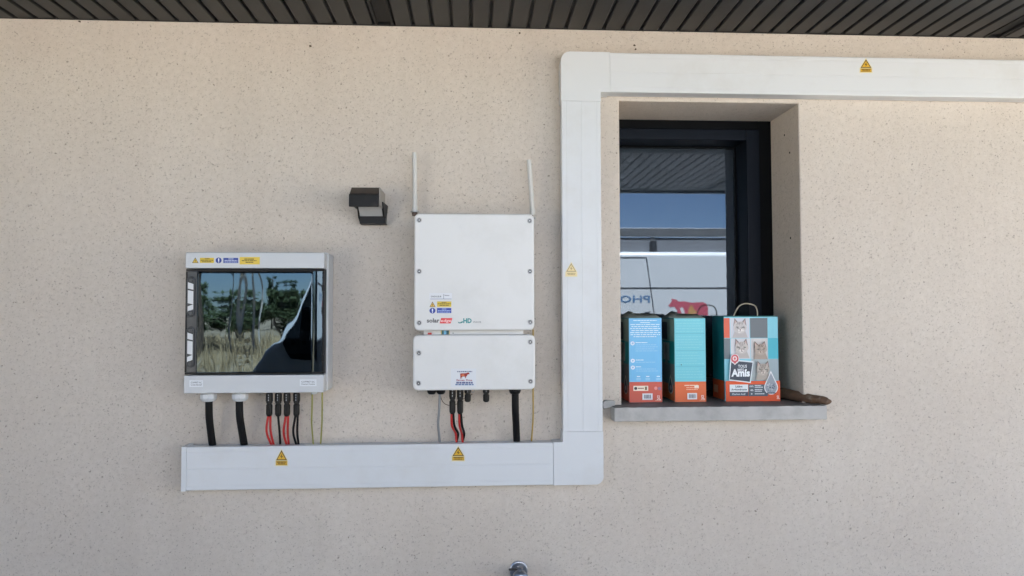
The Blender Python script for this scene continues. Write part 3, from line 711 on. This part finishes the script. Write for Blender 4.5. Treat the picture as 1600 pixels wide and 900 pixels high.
for a, b_, wd in ((dq[0], dq[3], -.0055), (dq[1], dq[2], .006)):          # cheeks framing the lens, running back to the wall
    q = [(a[0], a[1]-.004, a[2]+.01), (b_[0], b_[1]-.004, b_[2]-.004), (b_[0], -.004, b_[2]-.02), (a[0]+.006, -.004, a[2]+.01)]
    MB().add(q+[(x_+wd, y_, z_) for x_, y_, z_ in q], [[0, 1, 2, 3], [7, 6, 5, 4], [0, 4, 5, 1], [1, 5, 6, 2], [2, 6, 7, 3], [3, 7, 4, 0]]).build('cheek', 'lamp_dark', lamp)
MB().add([(hx0+.001, HY+.0115, hz1+.0048), (hx1-.001, HY+.0115, hz1+.0048), (hx1-.001, -.101, ctop+.0008), (hx0+.001, -.101, ctop+.0008)], [[0, 1, 2, 3]]).build('sloped_panel', 'lamp_lit_brown', lamp)  # lighter sheet: the lit slope of the hood put in as colour
MB().box(hx1+.0005, hx1+.0035, HY+.008, -.006, hz0+.004, ctop-.004, .001).build('side_plate', 'lamp_side', lamp)
MB().box(bx0+.012, bx1-.008, -.0035, -.0005, bz0+.006, ctop-.004).build('wall_plate', 'lamp_dark', lamp)

# ------------------------------------------------------------------ cartons on the sill
TEAL, LBLUE, ORANGE, GREY = (62, 176, 192), (138, 208, 224), (222, 84, 34), (112, 122, 128)
def cat(k, cx, cy, s, fur, dark, lean=0):
    """small printed cat photo: ears, mottled head and chest, eyes, nose"""
    rn_ = random.Random(int(cx*13+cy*7)); tone = lambda a: tuple(int(f*(1-a)+d*a) for f, d in zip(fur, dark))
    k.poly([(cx-s*.95, cy+s*1.2), (cx-s*.6, cy+s*.3), (cx+s*.6, cy+s*.3), (cx+s*.95, cy+s*1.2)], tone(.15))
    for sx in (-1, 1):
        k.poly([(cx+sx*s*.20+lean*s*.3, cy-s*.60), (cx+sx*s*.66+lean*s*.4, cy-s*1.08), (cx+sx*s*.80, cy-s*.15)], tone(.8))
        k.poly([(cx+sx*s*.38+lean*s*.3, cy-s*.58), (cx+sx*s*.62+lean*s*.4, cy-s*.88), (cx+sx*s*.68, cy-s*.30)], (200, 172, 166))
    k.poly([(cx+s*.80*math.cos(t)*(1+.06*math.cos(5*t)), cy+s*.72*math.sin(t)) for t in [2*math.pi*q/22 for q in range(22)]], fur)
    for q in range(26):
        a = rn_.uniform(0, 6.28); r_ = rn_.uniform(.1, .66)*s
        px, py = cx+r_*math.cos(a), cy+r_*math.sin(a)*.9; w_ = rn_.uniform(.05, .13)*s
        k.disc(px, py, w_, w_*rn_.uniform(.5, 1.3), tone(rn_.choice((-.25, .15, .3, .5))), 7)
    for a in (-.34, -.12, .12, .34): k.poly([(cx+a*s-s*.04, cy-s*.62), (cx+a*s+s*.05, cy-s*.60), (cx+a*s*.6, cy-s*.2)], tone(.85))
    k.disc(cx+lean*s*.15, cy+s*.36, s*.26, s*.20, tone(-.35), 12)
    for sx in (-1, 1):
        k.poly([(cx+sx*s*.20, cy+s*.02), (cx+sx*s*.36, cy-s*.12), (cx+sx*s*.54, cy-s*.06), (cx+sx*s*.36, cy+s*.04)], (50, 54, 54))
        k.disc(cx+sx*s*.37, cy-s*.04, s*.07, s*.05, (150, 160, 150), 7)
    k.poly([(cx-s*.11+lean*s*.15, cy+s*.20), (cx+s*.11+lean*s*.15, cy+s*.20), (cx+lean*s*.15, cy+s*.34)], (120, 78, 74))
    k.poly([(cx-s*.02, cy+s*.34), (cx+s*.02, cy+s*.34), (cx+s*.17, cy+s*.48), (cx, cy+s*.43), (cx-s*.17, cy+s*.48)], tone(1.0))
def drop(k, cx, cy, r, tip, c):
    k.poly([(cx, tip)]+[(cx+r*math.cos(t), cy+r*math.sin(t)) for t in [R(-28+236*i/16) for i in range(17)]], c)
def carton(x0, x1, yf, yb, z0, z1, label):
    t = thing('litter_carton', ((x0+x1)/2, (yf+yb)/2, z0), label, 'carton', 'cartons on the window sill')
    MB().box(x0, x1, yf, yb, z0+.0005, z1, .0012, 2).build('carton_body', 'card_teal', t)
    return t
def side_ink(t, x0, yf, yb, z0, z1, dark):
    """left side of a carton: u runs from the back edge (0) to the front edge (1), v from 0 at the top to 1 at the foot"""
    k = Ink((x0, yb, z1), (0, -1, 0), (0, 0, -1), (-1, 0, 0)); D, H = yb-yf, z1-z0
    k.map = lambda a, b_: (a*D, b_*H)
    return k
C_Y = .048
def narrow_carton(pl, pr_, pt, pb, label, blue, red):
    x0, z1 = at(pl, pt, C_Y); x1, _ = at(pr_, pb, C_Y); yb = .205
    t = carton(x0, x1, C_Y, yb, SILL, z1, label)
    k = Ink((x0, C_Y, z1), (1, 0, 0), (0, 0, -1), (0, -1, 0)); Wd, Hh = x1-x0, z1-SILL
    k.map = lambda a, b_: (a*Wd, b_*Hh)
    k.rect(.004, .004, .996, .755, blue); k.rect(.004, .755, .996, .995, red)
    wt = (226, 240, 248)
    if red[0] < 210:
        for i in range(9):
            y = .03+i*.024; wd = (.36, .15, .45, .42, .46, .42, .46, .45, .36)[i]; k.bars(.5-wd, .5+wd, y, .008, wt, 9, i)
        for i, y in enumerate((.30, .505, .585)):
            k.disc(.11, y, .065, .024, (226, 232, 244), 12); k.disc(.11, y, .03, .011, (150, 190, 226), 8)
            k.bars(.2, (.56, .44, .36)[i], y-.008, .008, wt, 3, 20+i)
            for q in range((4, 1, 2)[i]): k.bars(.2, .9-.2*random.random(), y+.018+q*.024, .006, (168, 212, 240), 8, 30+i*5+q)
        for cx in (.28, .56, .88):
            k.rect(cx-.05, .685, cx+.05, .697, wt); k.bars(cx-.07, cx+.07, .715, .006, (180, 220, 242), 2, 7); k.bars(cx-.07, cx+.07, .73, .006, (180, 220, 242), 2, 9)
        k.rect(.12, .80, .57, .86, (240, 226, 208)); k.disc(.19, .83, .05, .018, (70, 60, 60), 10); k.bars(.26, .44, .83, .014, (150, 110, 100), 3, 4); k.rect(.47, .81, .53, .85, (120, 100, 70))
        k.disc(.80, .83, .05, .02, (232, 150, 140), 12); k.disc(.91, .835, .05, .02, (150, 120, 150), 12)
    else:
        for y, c in ((.18, (92, 182, 198)), (.385, (92, 182, 198)), (.57, (92, 182, 198))): k.rect(.03, y, .96, y+.006, c)
        for i in range(22):
            y = .03+i*.032
            if i % 6 != 5: k.bars(.06, .94-.2*random.random(), y, .006, (146, 216, 226), 10, 60+i)
        k.disc(.21, .555, .018, .006, (30, 60, 70), 8)
        k.text('5L', .30, .826, .42, .80, wt, .03) if 0 else None
        k.bars(.30, .74, .80, .012, (246, 214, 190), 3, 5); k.rect(.62, .80, .76, .835, (246, 230, 216)); k.bars(.36, .74, .826, .008, (246, 200, 170), 5, 6); k.bars(.36, .74, .848, .008, (246, 200, 170), 5, 8)
    k.rect(.35+.04, .89, .66+.04, .965, (232, 232, 236)); rn_ = random.Random(4); xx = .44
    while xx < .64: wd = rn_.uniform(.006, .022); k.rect(xx, .905, xx+wd, .95, (36, 38, 60)); xx += wd+rn_.uniform(.006, .018)
    k.text('5L', .83, .968, .95, .915, (246, 220, 210), .03); k.rect(.78, .972, .96, .976, (246, 200, 180))
    k.build('printed_front', t)
    s = side_ink(t, x0, C_Y, yb, SILL, z1, 0)
    s.rect(.01, .28, .99, .55, (24, 138, 140)); s.rect(.01, .55, .99, .80, (120, 122, 122)); s.rect(.01, .80, .99, .99, red); s.rect(.01, .01, .99, .28, (140, 160, 150))
    s.rect(.10, .30, .62, .52, (190, 186, 182)); cat(s, .36, .42, .13, (168, 156, 148), (96, 84, 78)); s.rect(.05, .05, .5, .26, (60, 70, 74))
    def dr(cx, cy, sx, sy, c): s.poly([(cx, cy-2.3*sy)]+[(cx+sx*math.cos(q), cy+sy*math.sin(q)) for q in [R(-28+236*i/16) for i in range(17)]], c)
    dr(.74, .84, .19, .072, (214, 206, 196)); dr(.74, .843, .155, .058, (52, 54, 66)); s.disc(.74, .84, .08, .03, (176, 150, 160), 12)
    s.build('printed_side', t)
    # opened top flaps: back one bent up, side ones drooping
    f = MB(); f.add([(x0+.004, C_Y+.006, z1), (x1-.004, C_Y+.006, z1), (x1-.010, C_Y+.050, z1+.012), (x0+.010, C_Y+.052, z1+.016)], [[0, 1, 2, 3]])
    f.add([(x0, C_Y+.004, z1), (x0+.0005, yb-.004, z1), (x0+.03, yb-.02, z1+.024), (x0+.028, C_Y+.05, z1+.019)], [[0, 1, 2, 3]])
    f.add([(x1, C_Y+.004, z1), (x1-.0005, yb-.004, z1), (x1-.034, yb-.02, z1+.014), (x1-.028, C_Y+.04, z1+.012)], [[0, 1, 2, 3]])
    fo = f.build('top_flaps', 'card_inside', t); so = fo.modifiers.new('thick', 'SOLIDIFY'); so.thickness = .0012
    return t
narrow_carton(982.3, 1034.9, 496.8, 628.5, 'sky blue and red litter carton, nearest the white trunking', (116, 190, 234), (208, 94, 76))
narrow_carton(1053.3, 1103.6, 497, 628.5, 'turquoise and orange litter carton with a blank side, in the middle', (116, 204, 218), (226, 108, 58))
# third carton, broad printed face
yf, yb = .062, .180
x0, z1 = at(1130.6, 495, yf); x1, _ = at(1217.2, 624, yf)
c3 = carton(x0, x1, yf, yb, SILL, z1, 'litter carton with cat pictures and a strap handle, nearest the driftwood')
Wd, Hh = x1-x0, z1-SILL
k = Ink((x0, yf, z1), (1, 0, 0), (0, 0, -1), (0, -1, 0)); k.map = lambda a, b_: ((a-113)/490*Wd, (b_-86)/724*Hh)
k.rect(114, 88, 602, 808, LBLUE)
k.rect(114, 97, 166, 268, (226, 98, 70)); k.rect(172, 97, 345, 268, (206, 208, 216)); k.rect(350, 97, 508, 268, (104, 112, 118)); k.rect(513, 97, 602, 266, (130, 206, 222))
k.rect(114, 272, 168, 447, GREY); k.rect(174, 272, 350, 447, (214, 214, 218)); k.rect(355, 272, 507, 447, (206, 202, 200)); k.rect(511, 270, 602, 448, (64, 184, 204))
k.rect(356, 450, 602, 632, (176, 186, 188)); k.rect(520, 450, 602, 632, (158, 176, 184))
cat(k, 258, 178, 74, (204, 198, 196), (118, 110, 110)); cat(k, 268, 352, 74, (202, 194, 190), (120, 110, 106), -.2); cat(k, 436, 368, 68, (180, 164, 152), (104, 88, 78), -.3); cat(k, 452, 540, 72, (188, 178, 168), (108, 96, 88))
k.rect(114, 634, 602, 808, (222, 82, 30))
k.poly([(158, 448), (366, 468), (338, 652), (142, 628)], (222, 232, 238)); k.poly([(168, 460), (357, 478), (330, 642), (150, 620)], (54, 64, 80))
k.text('TOUS', 226, 522, 306, 496, (228, 232, 238), .02); k.text('MES', 222, 552, 280, 528, (228, 232, 238), .02); k.disc(297, 540, 8, 9, (228, 232, 238), 10)
k.text('Amis', 165, 598, 332, 532, (240, 244, 248), .045)
k.disc(198, 446, 40, 42, (236, 228, 230)); k.disc(198, 444, 34, 36, (204, 84, 92)); k.disc(198, 442, 20, 21, (238, 214, 214), 14); k.rect(188, 438, 208, 446, (204, 84, 92)); k.rect(194, 430, 202, 456, (204, 84, 92)); k.poly([(170, 470), (226, 470), (198, 498)], (236, 228, 230)); k.poly([(180, 470), (216, 470), (198, 488)], (204, 84, 92))
k.rect(148, 664, 313, 726, (226, 232, 236)); k.text('Litière', 200, 690, 262, 670, (66, 78, 90), .03); k.text('Agglomérante', 162, 720, 302, 697, (66, 78, 90), .03)
k.rect(148, 727, 313, 762, (70, 82, 96)); k.text('Charbon Actif', 168, 753, 288, 737, (214, 222, 228), .02)
k.rect(316, 664, 490, 764, (78, 90, 102)); k.text('100%', 326, 688, 362, 672, (214, 222, 228), .02); k.text('48h', 332, 722, 360, 704, (214, 222, 228), .02); k.disc(344, 744, 8, 7, (190, 200, 206), 8)
for q, (y, n_) in enumerate(((674, 3), (688, 5), (708, 5), (722, 5), (744, 6))): k.bars(372, (430, 446, 440, 436, 458)[q], y, 8, (206, 214, 220), n_, q)
drop(k, 519, 690, 62, 548, (232, 232, 234)); drop(k, 519, 690, 54, 566, (150, 158, 170))
for q in range(26):
    a = random.uniform(0, 6.28); r_ = random.uniform(4, 40); k.disc(519+r_*math.cos(a), 684+r_*math.sin(a)*.95, random.uniform(4, 10), random.uniform(3, 8), random.choice([(70, 82, 104), (96, 106, 124), (196, 200, 208)]), 7)
k.bars(480, 556, 738, 10, (60, 72, 90), 7, 9)
k.text('5L', 566, 790, 594, 760, (246, 222, 210), .03)
k.build('printed_front', c3)
s = side_ink(c3, x0, yf, yb, SILL, z1, 1); s.rect(.01, .01, .99, .76, (18, 118, 126)); s.rect(.01, .76, .99, .99, (206, 76, 34)); s.rect(.10, .83, .45, .92, (214, 150, 120)); s.build('printed_side', c3)
MB().box(x0+.001, x1-.001, yf+.001, yb-.001, z1+.0003, z1+.0025, .0005).build('lid', 'card_teal', c3)
ha, hb = at(1146, 493, .12), at(1183.5, 491, .12); zp = at(1160, 474.5, .12)[1]
h_ = MB(); pts = [(ha[0], .12, z1+.001), (ha[0]+.018, .119, zp-.012), (ha[0]+.042, .118, zp), (hb[0]-.012, .119, zp-.006), (hb[0]-.001, .12, zp-.024), (hb[0], .12, z1+.001)]
h_.tube(pts, .0022, 8).build('strap_handle', 'strap', c3)

# ------------------------------------------------------------------ driftwood
pts = [(at(1213, 604, .14)[0], .14, SILL+.020), (at(1226, 608, .10)[0], .10, SILL+.021), (at(1246, 614, .04)[0], .04, SILL+.0185), (at(1266, 620, -.01)[0], -.01, SILL+.0155), (at(1284, 624, -.04)[0], -.04, SILL+.0145), (at(1293, 628, -.053)[0], -.053, SILL+.0125), (at(1299, 629, -.057)[0], -.057, SILL+.012)]
m = MB().tube(pts, [.018, .0195, .018, .015, .0145, .012, .004], 28)
rn = random.Random(11)
from mathutils import noise as mnoise
ax = (Vector(pts[-1])-Vector(pts[0])).normalized()
def ridge(v):
    v = Vector(v); t = v.dot(ax); p = v-ax*t
    g = mnoise.noise(ax*t*9+p*120)*.0022+mnoise.noise(v*38)*.0026
    c = min((Vector(q) for q in pts), key=lambda q: (q-v).length); d = (v-c); d -= ax*d.dot(ax)
    return tuple(v+(d.normalized() if d.length > 1e-5 else Vector((0, 0, 1)))*g)
m.v = [ridge(v) for v in m.v]
tag(m.build('driftwood', 'wood', None, (pts[2][0], pts[2][1], SILL)), 'brown piece of driftwood lying at the right end of the sill', 'driftwood')

# ------------------------------------------------------------------ garden tap
TY = -.085
tx, tz = at(813, 904, TY)
tap = thing('garden_tap', (tx, 0, tz), 'metal garden tap on the wall at the bottom edge', 'tap')
MB().lathe([(.030, -.0005), (.030, -.004), (.024, -.008)], (tx, 0, tz-.004), 'y', 24).build('flange', 'chrome', tap)
MB().lathe([(.012, -.0085), (.012, TY+.01)], (tx, 0, tz-.004), 'y', 18).build('inlet', 'chrome', tap)
MB().lathe([(.018, TY+.02), (.026, TY+.012), (.0285, TY-.002), (.027, TY-.012), (.020, TY-.018), (.012, TY-.020)], (tx, 0, tz-.002), 'y', 24).build('body', 'chrome', tap)
MB().lathe([(.007, .026), (.007, .034), (.0105, .0345), (.0105, .041), (.008, .043)], (tx-.002, TY, tz-.006), 'z', 6).build('spindle', 'chrome', tap)
MB().box(tx-.037, tx-.011, TY-.006, TY+.006, tz+.0275, tz+.031, .001).build('lever', 'dark_steel', tap)
MB().tube([(tx, TY-.012, tz-.01), (tx, TY-.035, tz-.02), (tx, TY-.045, tz-.05), (tx, TY-.045, tz-.075)], .011, 14).build('spout', 'chrome', tap)

# ------------------------------------------------------------------ what stands behind the viewer and shows in the panes
g = MB().add([(-300, -400, 0), (300, -400, 0), (300, 60, 0), (-300, 60, 0)], [[0, 1, 2, 3]]).build('field', 'dry_grass', None, (0, 0, 0)); g['kind'] = 'structure'
g = MB().box(-5, 5.5, -5.6, -.002, -.10, .03, .01).build('terrace', 'concrete', None, (0, -2, 0)); g['kind'] = 'structure'
VY, VB, VG = -3.10, -5.0, .03
van = thing('parked_van', (.8, (VY+VB)/2, VG), 'white panel van with roof rack and blue lettering, reflected in the window', 'van')
prof = [(-1.66, .34), (-1.72, .50), (-1.72, .80), (-1.68, 1.15), (-1.62, 1.27), (-1.45, 1.43), (-1.12, 1.98), (-1.00, 2.10), (-.80, 2.17), (-.3, 2.19), (3.05, 2.19), (3.18, 2.14), (3.22, 2.0), (3.25, .9), (3.25, .42), (3.15, .34)]
prof = [(a, b_+VG*0) for a, b_ in prof]
MB().prism(prof, VB, VY, 'y', .045, 3).build('body', 'van_white', van, smooth=40)
def on_side(pts, y, d=.004): return MB().prism(pts, y-d, y+d, 'y')
for yy in (VY, VB):
    on_side([(-1.40, 1.43), (-1.12, 1.93), (-.97, 2.06), (-.38, 2.08), (-.36, 1.34), (-.5, 1.30), (-1.34, 1.32)], yy).build('side_window', 'van_glass', van)
    on_side([(-1.70, .36), (3.24, .36), (3.24, .50), (-1.70, .50)], yy, .006).build('sill_moulding', 'van_black', van)
MB().add([(-1.438, VY-.12, 1.463), (-1.118, VY-.16, 1.997), (-1.118, VB+.16, 1.997), (-1.438, VB+.12, 1.463)], [[0, 1, 2, 3]]).build('windscreen', 'van_glass', van)
w_ = van.children[-1]
for v in w_.data.vertices: v.co.x -= .012; v.co.z += .008
MB().box(-1.79, -1.60, VB+.03, VY-.03, .30, .62, .04, 3).build('bumper', 'van_black', van)
for yy in (VY-.02, VB+.22): MB().box(-1.735, -1.60, yy-.2, yy, .86, 1.10, .03, 2).build('headlight', 'lens', van)
MB().box(-1.735, -1.70, VB+.4, VY-.4, .72, 1.0, .02).build('grille', 'van_black', van)
MB().box(-1.22, -1.12, VY+.005, VY+.16, 1.46, 1.70, .03, 2).build('wing_mirror', 'van_black', van)
for wx in (-1.0, 2.35):
    for yy, s in ((VY+.005, 1), (VB-.005, -1)):
        wl = MB().lathe([(.20, -.20), (.31, -.20), (.335, -.17), (.335, -.04), (.31, -.01), (.20, -.012)], (wx, yy if s > 0 else yy+.21, VG+.337), 'y', 32).build('wheel', 'tyre', van)
        MB().lathe([(.20, 0), (.19, .008), (.06, .02)] if s > 0 else [(.20, -.215), (.19, -.222), (.06, -.228)], (wx, yy-.011 if s > 0 else yy+.21, VG+.337), 'y', 24).build('rim', 'rim', wl)
# seams, waist line and roof rack of the side that faces the wall
def mir(px, py):                # photo pixel in the pane -> point on the van's side
    x_, z_ = at(px, py, 2*GY-VY); return x_, z_
sxa, sza = mir(1010, 402.5); sxb, szb = mir(1022, 489); _, zw = mir(1050, 450)
def seam(p, q, w_=.0045):
    d = Vector((q[0]-p[0], q[1]-p[1])).normalized(); n_ = Vector((-d.y, d.x))*w_
    on_side([(p[0]-n_.x, p[1]-n_.y), (q[0]-n_.x, q[1]-n_.y), (q[0]+n_.x, q[1]+n_.y), (p[0]+n_.x, p[1]+n_.y)], VY, .0025).build('door_seam', 'seam_grey', van)
seam((sxa, sza), (sxb+.003*0, szb)); seam((sxb, szb-.003), (sxb+.02, .62)); seam((.15, sza), (sxa-.006, sza)); seam((.15, .62), (.15, sza-.008)); seam((-.30, .62), (-.30, 2.02))
seam((-.25, zw), (.142, zw), .006); seam((.158, zw), (3.15, zw), .006)
MB().box(.55, .80, VY+.001, VY+.03, 1.05, 1.10, .01).build('door_handle', 'van_black', van)
rack = MB(); rz = 2.19
for xx in (-.2, .7, 1.6, 2.5, 3.0): rack.box(xx-.02, xx+.02, VB+.05, VY-.05, rz+.10, rz+.135, .004)
rack = rack.build('roof_rack', 'aluminium', van)
for yy in (VY-.06, VB+.06):
    MB().box(-.35, 3.1, yy-.022, yy+.022, rz+.136, rz+.215, .006).build('side_rail', 'aluminium', rack)
    MB().box(-.30, 3.05, yy-.006, yy+.006, rz+.006, rz+.128, .003).build('side_board', 'rack_grey', rack)
for xx in (-.2, .7, 1.6, 2.5, 3.0):
    for yy in (VY-.06, VB+.06): MB().box(xx-.03, xx+.03, yy-.02, yy+.02, rz+.002, rz+.099, .004).build('foot', 'dark_steel', rack)
k = Ink((0, VY+.0005, 0), (1, 0, 0), (0, 0, 1), (0, 1, 0), .001); k.map = mir
vs_, fs = text_mesh('PHOTOVOLTAIQUE', .02)
xp, zp0 = mir(1015.5, 475); _, zp1 = mir(1015.5, 461.5)
k.map = lambda a, b_: (a, b_)
k.text('PHOTOVOLTAIQUE', xp, zp0, xp-1.20, zp1, (96, 136, 176), .02)
k.map = mir
cw = [(1044, 477), (1050, 471), (1049, 467), (1056, 467.5), (1060, 471), (1072, 471), (1080, 473), (1098, 472), (1103, 474), (1106, 481), (1107, 505), (1100, 505), (1099, 492), (1094, 492), (1092, 505), (1086, 505), (1084, 490), (1068, 490), (1067, 505), (1061, 505), (1058, 484), (1054, 479), (1047, 480)]
k.poly(cw, (205, 92, 108)); k.poly([(1062, 481), (1067, 480), (1071, 492), (1066, 492)], (236, 232, 230)); k.poly([(1075, 486), (1080, 475), (1085, 484), (1090, 488), (1083, 491), (1075, 492)], (212, 160, 100))
k.build('side_lettering', van)

# trees of the field
def tree_meshes(seed, h, spread, leaf, low):
    rn = random.Random(seed); t = MB()
    t.tube([(0, 0, -.1), (rn.uniform(-.1, .1), rn.uniform(-.1, .1), h*.4), (rn.uniform(-.3, .3), rn.uniform(-.3, .3), h*.9)], [h*.022, h*.017, h*.006], 8)
    limbs = []
    for i in range(14):
        z = h*rn.uniform(low, .88); a = rn.uniform(0, 6.28); L = spread*rn.uniform(.5, 1)*(1.15-z/h*.8)
        e_ = Vector((math.cos(a)*L, math.sin(a)*L, z+L*rn.uniform(.1, .5))); t.tube([(0, 0, z), (e_.x*.5, e_.y*.5, z+(e_.z-z)*.35), tuple(e_)], [h*.008, h*.005, h*.002], 5); limbs.append((e_, L))
    c = MB()
    for e_, L in limbs:
        for j in range(4):
            cc = e_*rn.uniform(.6, 1.0)+Vector((rn.gauss(0, L*.22), rn.gauss(0, L*.22), rn.gauss(0, L*.16))); cc.z = max(cc.z, h*low)
            for q in range(70):
                p = cc+Vector((rn.gauss(0, 1), rn.gauss(0, 1), rn.gauss(0, .7)))*L*.20
                u_ = Vector((rn.gauss(0, 1), rn.gauss(0, 1), rn.gauss(0, 1))).normalized(); v_ = u_.orthogonal().normalized(); s_ = leaf*rn.uniform(.6, 1.4)
                c.add([p-u_*s_, p+v_*s_*.5, p+u_*s_, p-v_*s_*.5], [[0, 1, 2, 3]])
    return t.mesh('trunk', 'bark', (0, 0, 0)), c.mesh('crown', 'pine_leaf' if seed % 2 else 'oak_leaf', (0, 0, 0), 0)
kinds = [tree_meshes(1, 11, 2.6, .16, .38), tree_meshes(2, 7, 2.8, .16, .22), tree_meshes(3, 14, 3.0, .18, .45), tree_meshes(4, 9, 1.3, .12, .5)]
kinds[3][0].materials[0] = MATS['pale_bark']
spots = [(-10.2, -24, 2, 'tall pine nearest the van\'s nose, mirrored in the enclosure door', 1), (-15.0, -27, 0, 'pine left of the tallest pine, mirrored in the enclosure door', 1.1), (-19, -66, 1, 'round oak behind the pines across the dry field', .62), (-25, -64, 1, 'broad oak at the far left of the dry field', .7), (-29, -58, 0, 'slender pine at the far left edge of the field', .5), (-16, -70, 1, 'small oak far behind the van\'s nose', .5), (-34, -74, 1, 'most distant oak across the dry field', .75), (-22, -78, 2, 'tall far pine between the oaks', .5)]
ORD = ('first', 'second', 'third', 'fourth', 'fifth', 'sixth', 'seventh', 'eighth', 'ninth')
for q in range(9): spots.append((-9.6-q*1.25, -39-(q*7 % 5)*.8, 1, ORD[q]+' low oak from the van in the hedgerow across the field', .37+.05*(q*5 % 3)))
for q, (a, b_) in enumerate(((-8.6, -26), (-9.35, -27.5), (-10.4, -29))): spots.append((a, b_, 3, ('slim pale trunked birch nearest the van', 'middle one of the three slim birches', 'slim birch farthest from the van')[q], .8))
for i, (a, b_, q, lb, scl) in enumerate(spots):
    t = thing(('pine_tree', 'oak_tree', 'pine_tree', 'birch_tree')[q], (a, b_, 0), lb, 'tree', 'trees across the field')
    for nm, me in zip(('trunk', 'crown'), kinds[q]): link_mesh(nm, me, t)
    t.rotation_euler.z = i*1.3; t.scale = (1.25*scl, 1.25*scl, scl) if q != 3 else (.36, .36, scl)

gr = MB(); rn = random.Random(21)
for i in range(9000):
    a, b_ = rn.uniform(-26, -2.5), -rn.uniform(9, 38); h = rn.uniform(.25, .75)*(1.2 if mnoise.noise(Vector((a*.4, b_*.4, 0))) > 0 else .5); t = rn.uniform(0, 3.14); w_ = .012+.0007*-b_
    dx, dy = math.cos(t)*w_, math.sin(t)*w_; lx, ly = rn.gauss(0, .12), rn.gauss(0, .12)
    gr.add([(a-dx, b_-dy, 0), (a+dx, b_+dy, 0), (a+lx, b_+ly, h)], [[0, 1, 2]])
tag(gr.build('dry_grass', 'straw', None, (-14, -24, 0), 0), 'tall dry straw coloured grass on the field, mirrored in the enclosure door', 'grass', kind='stuff')
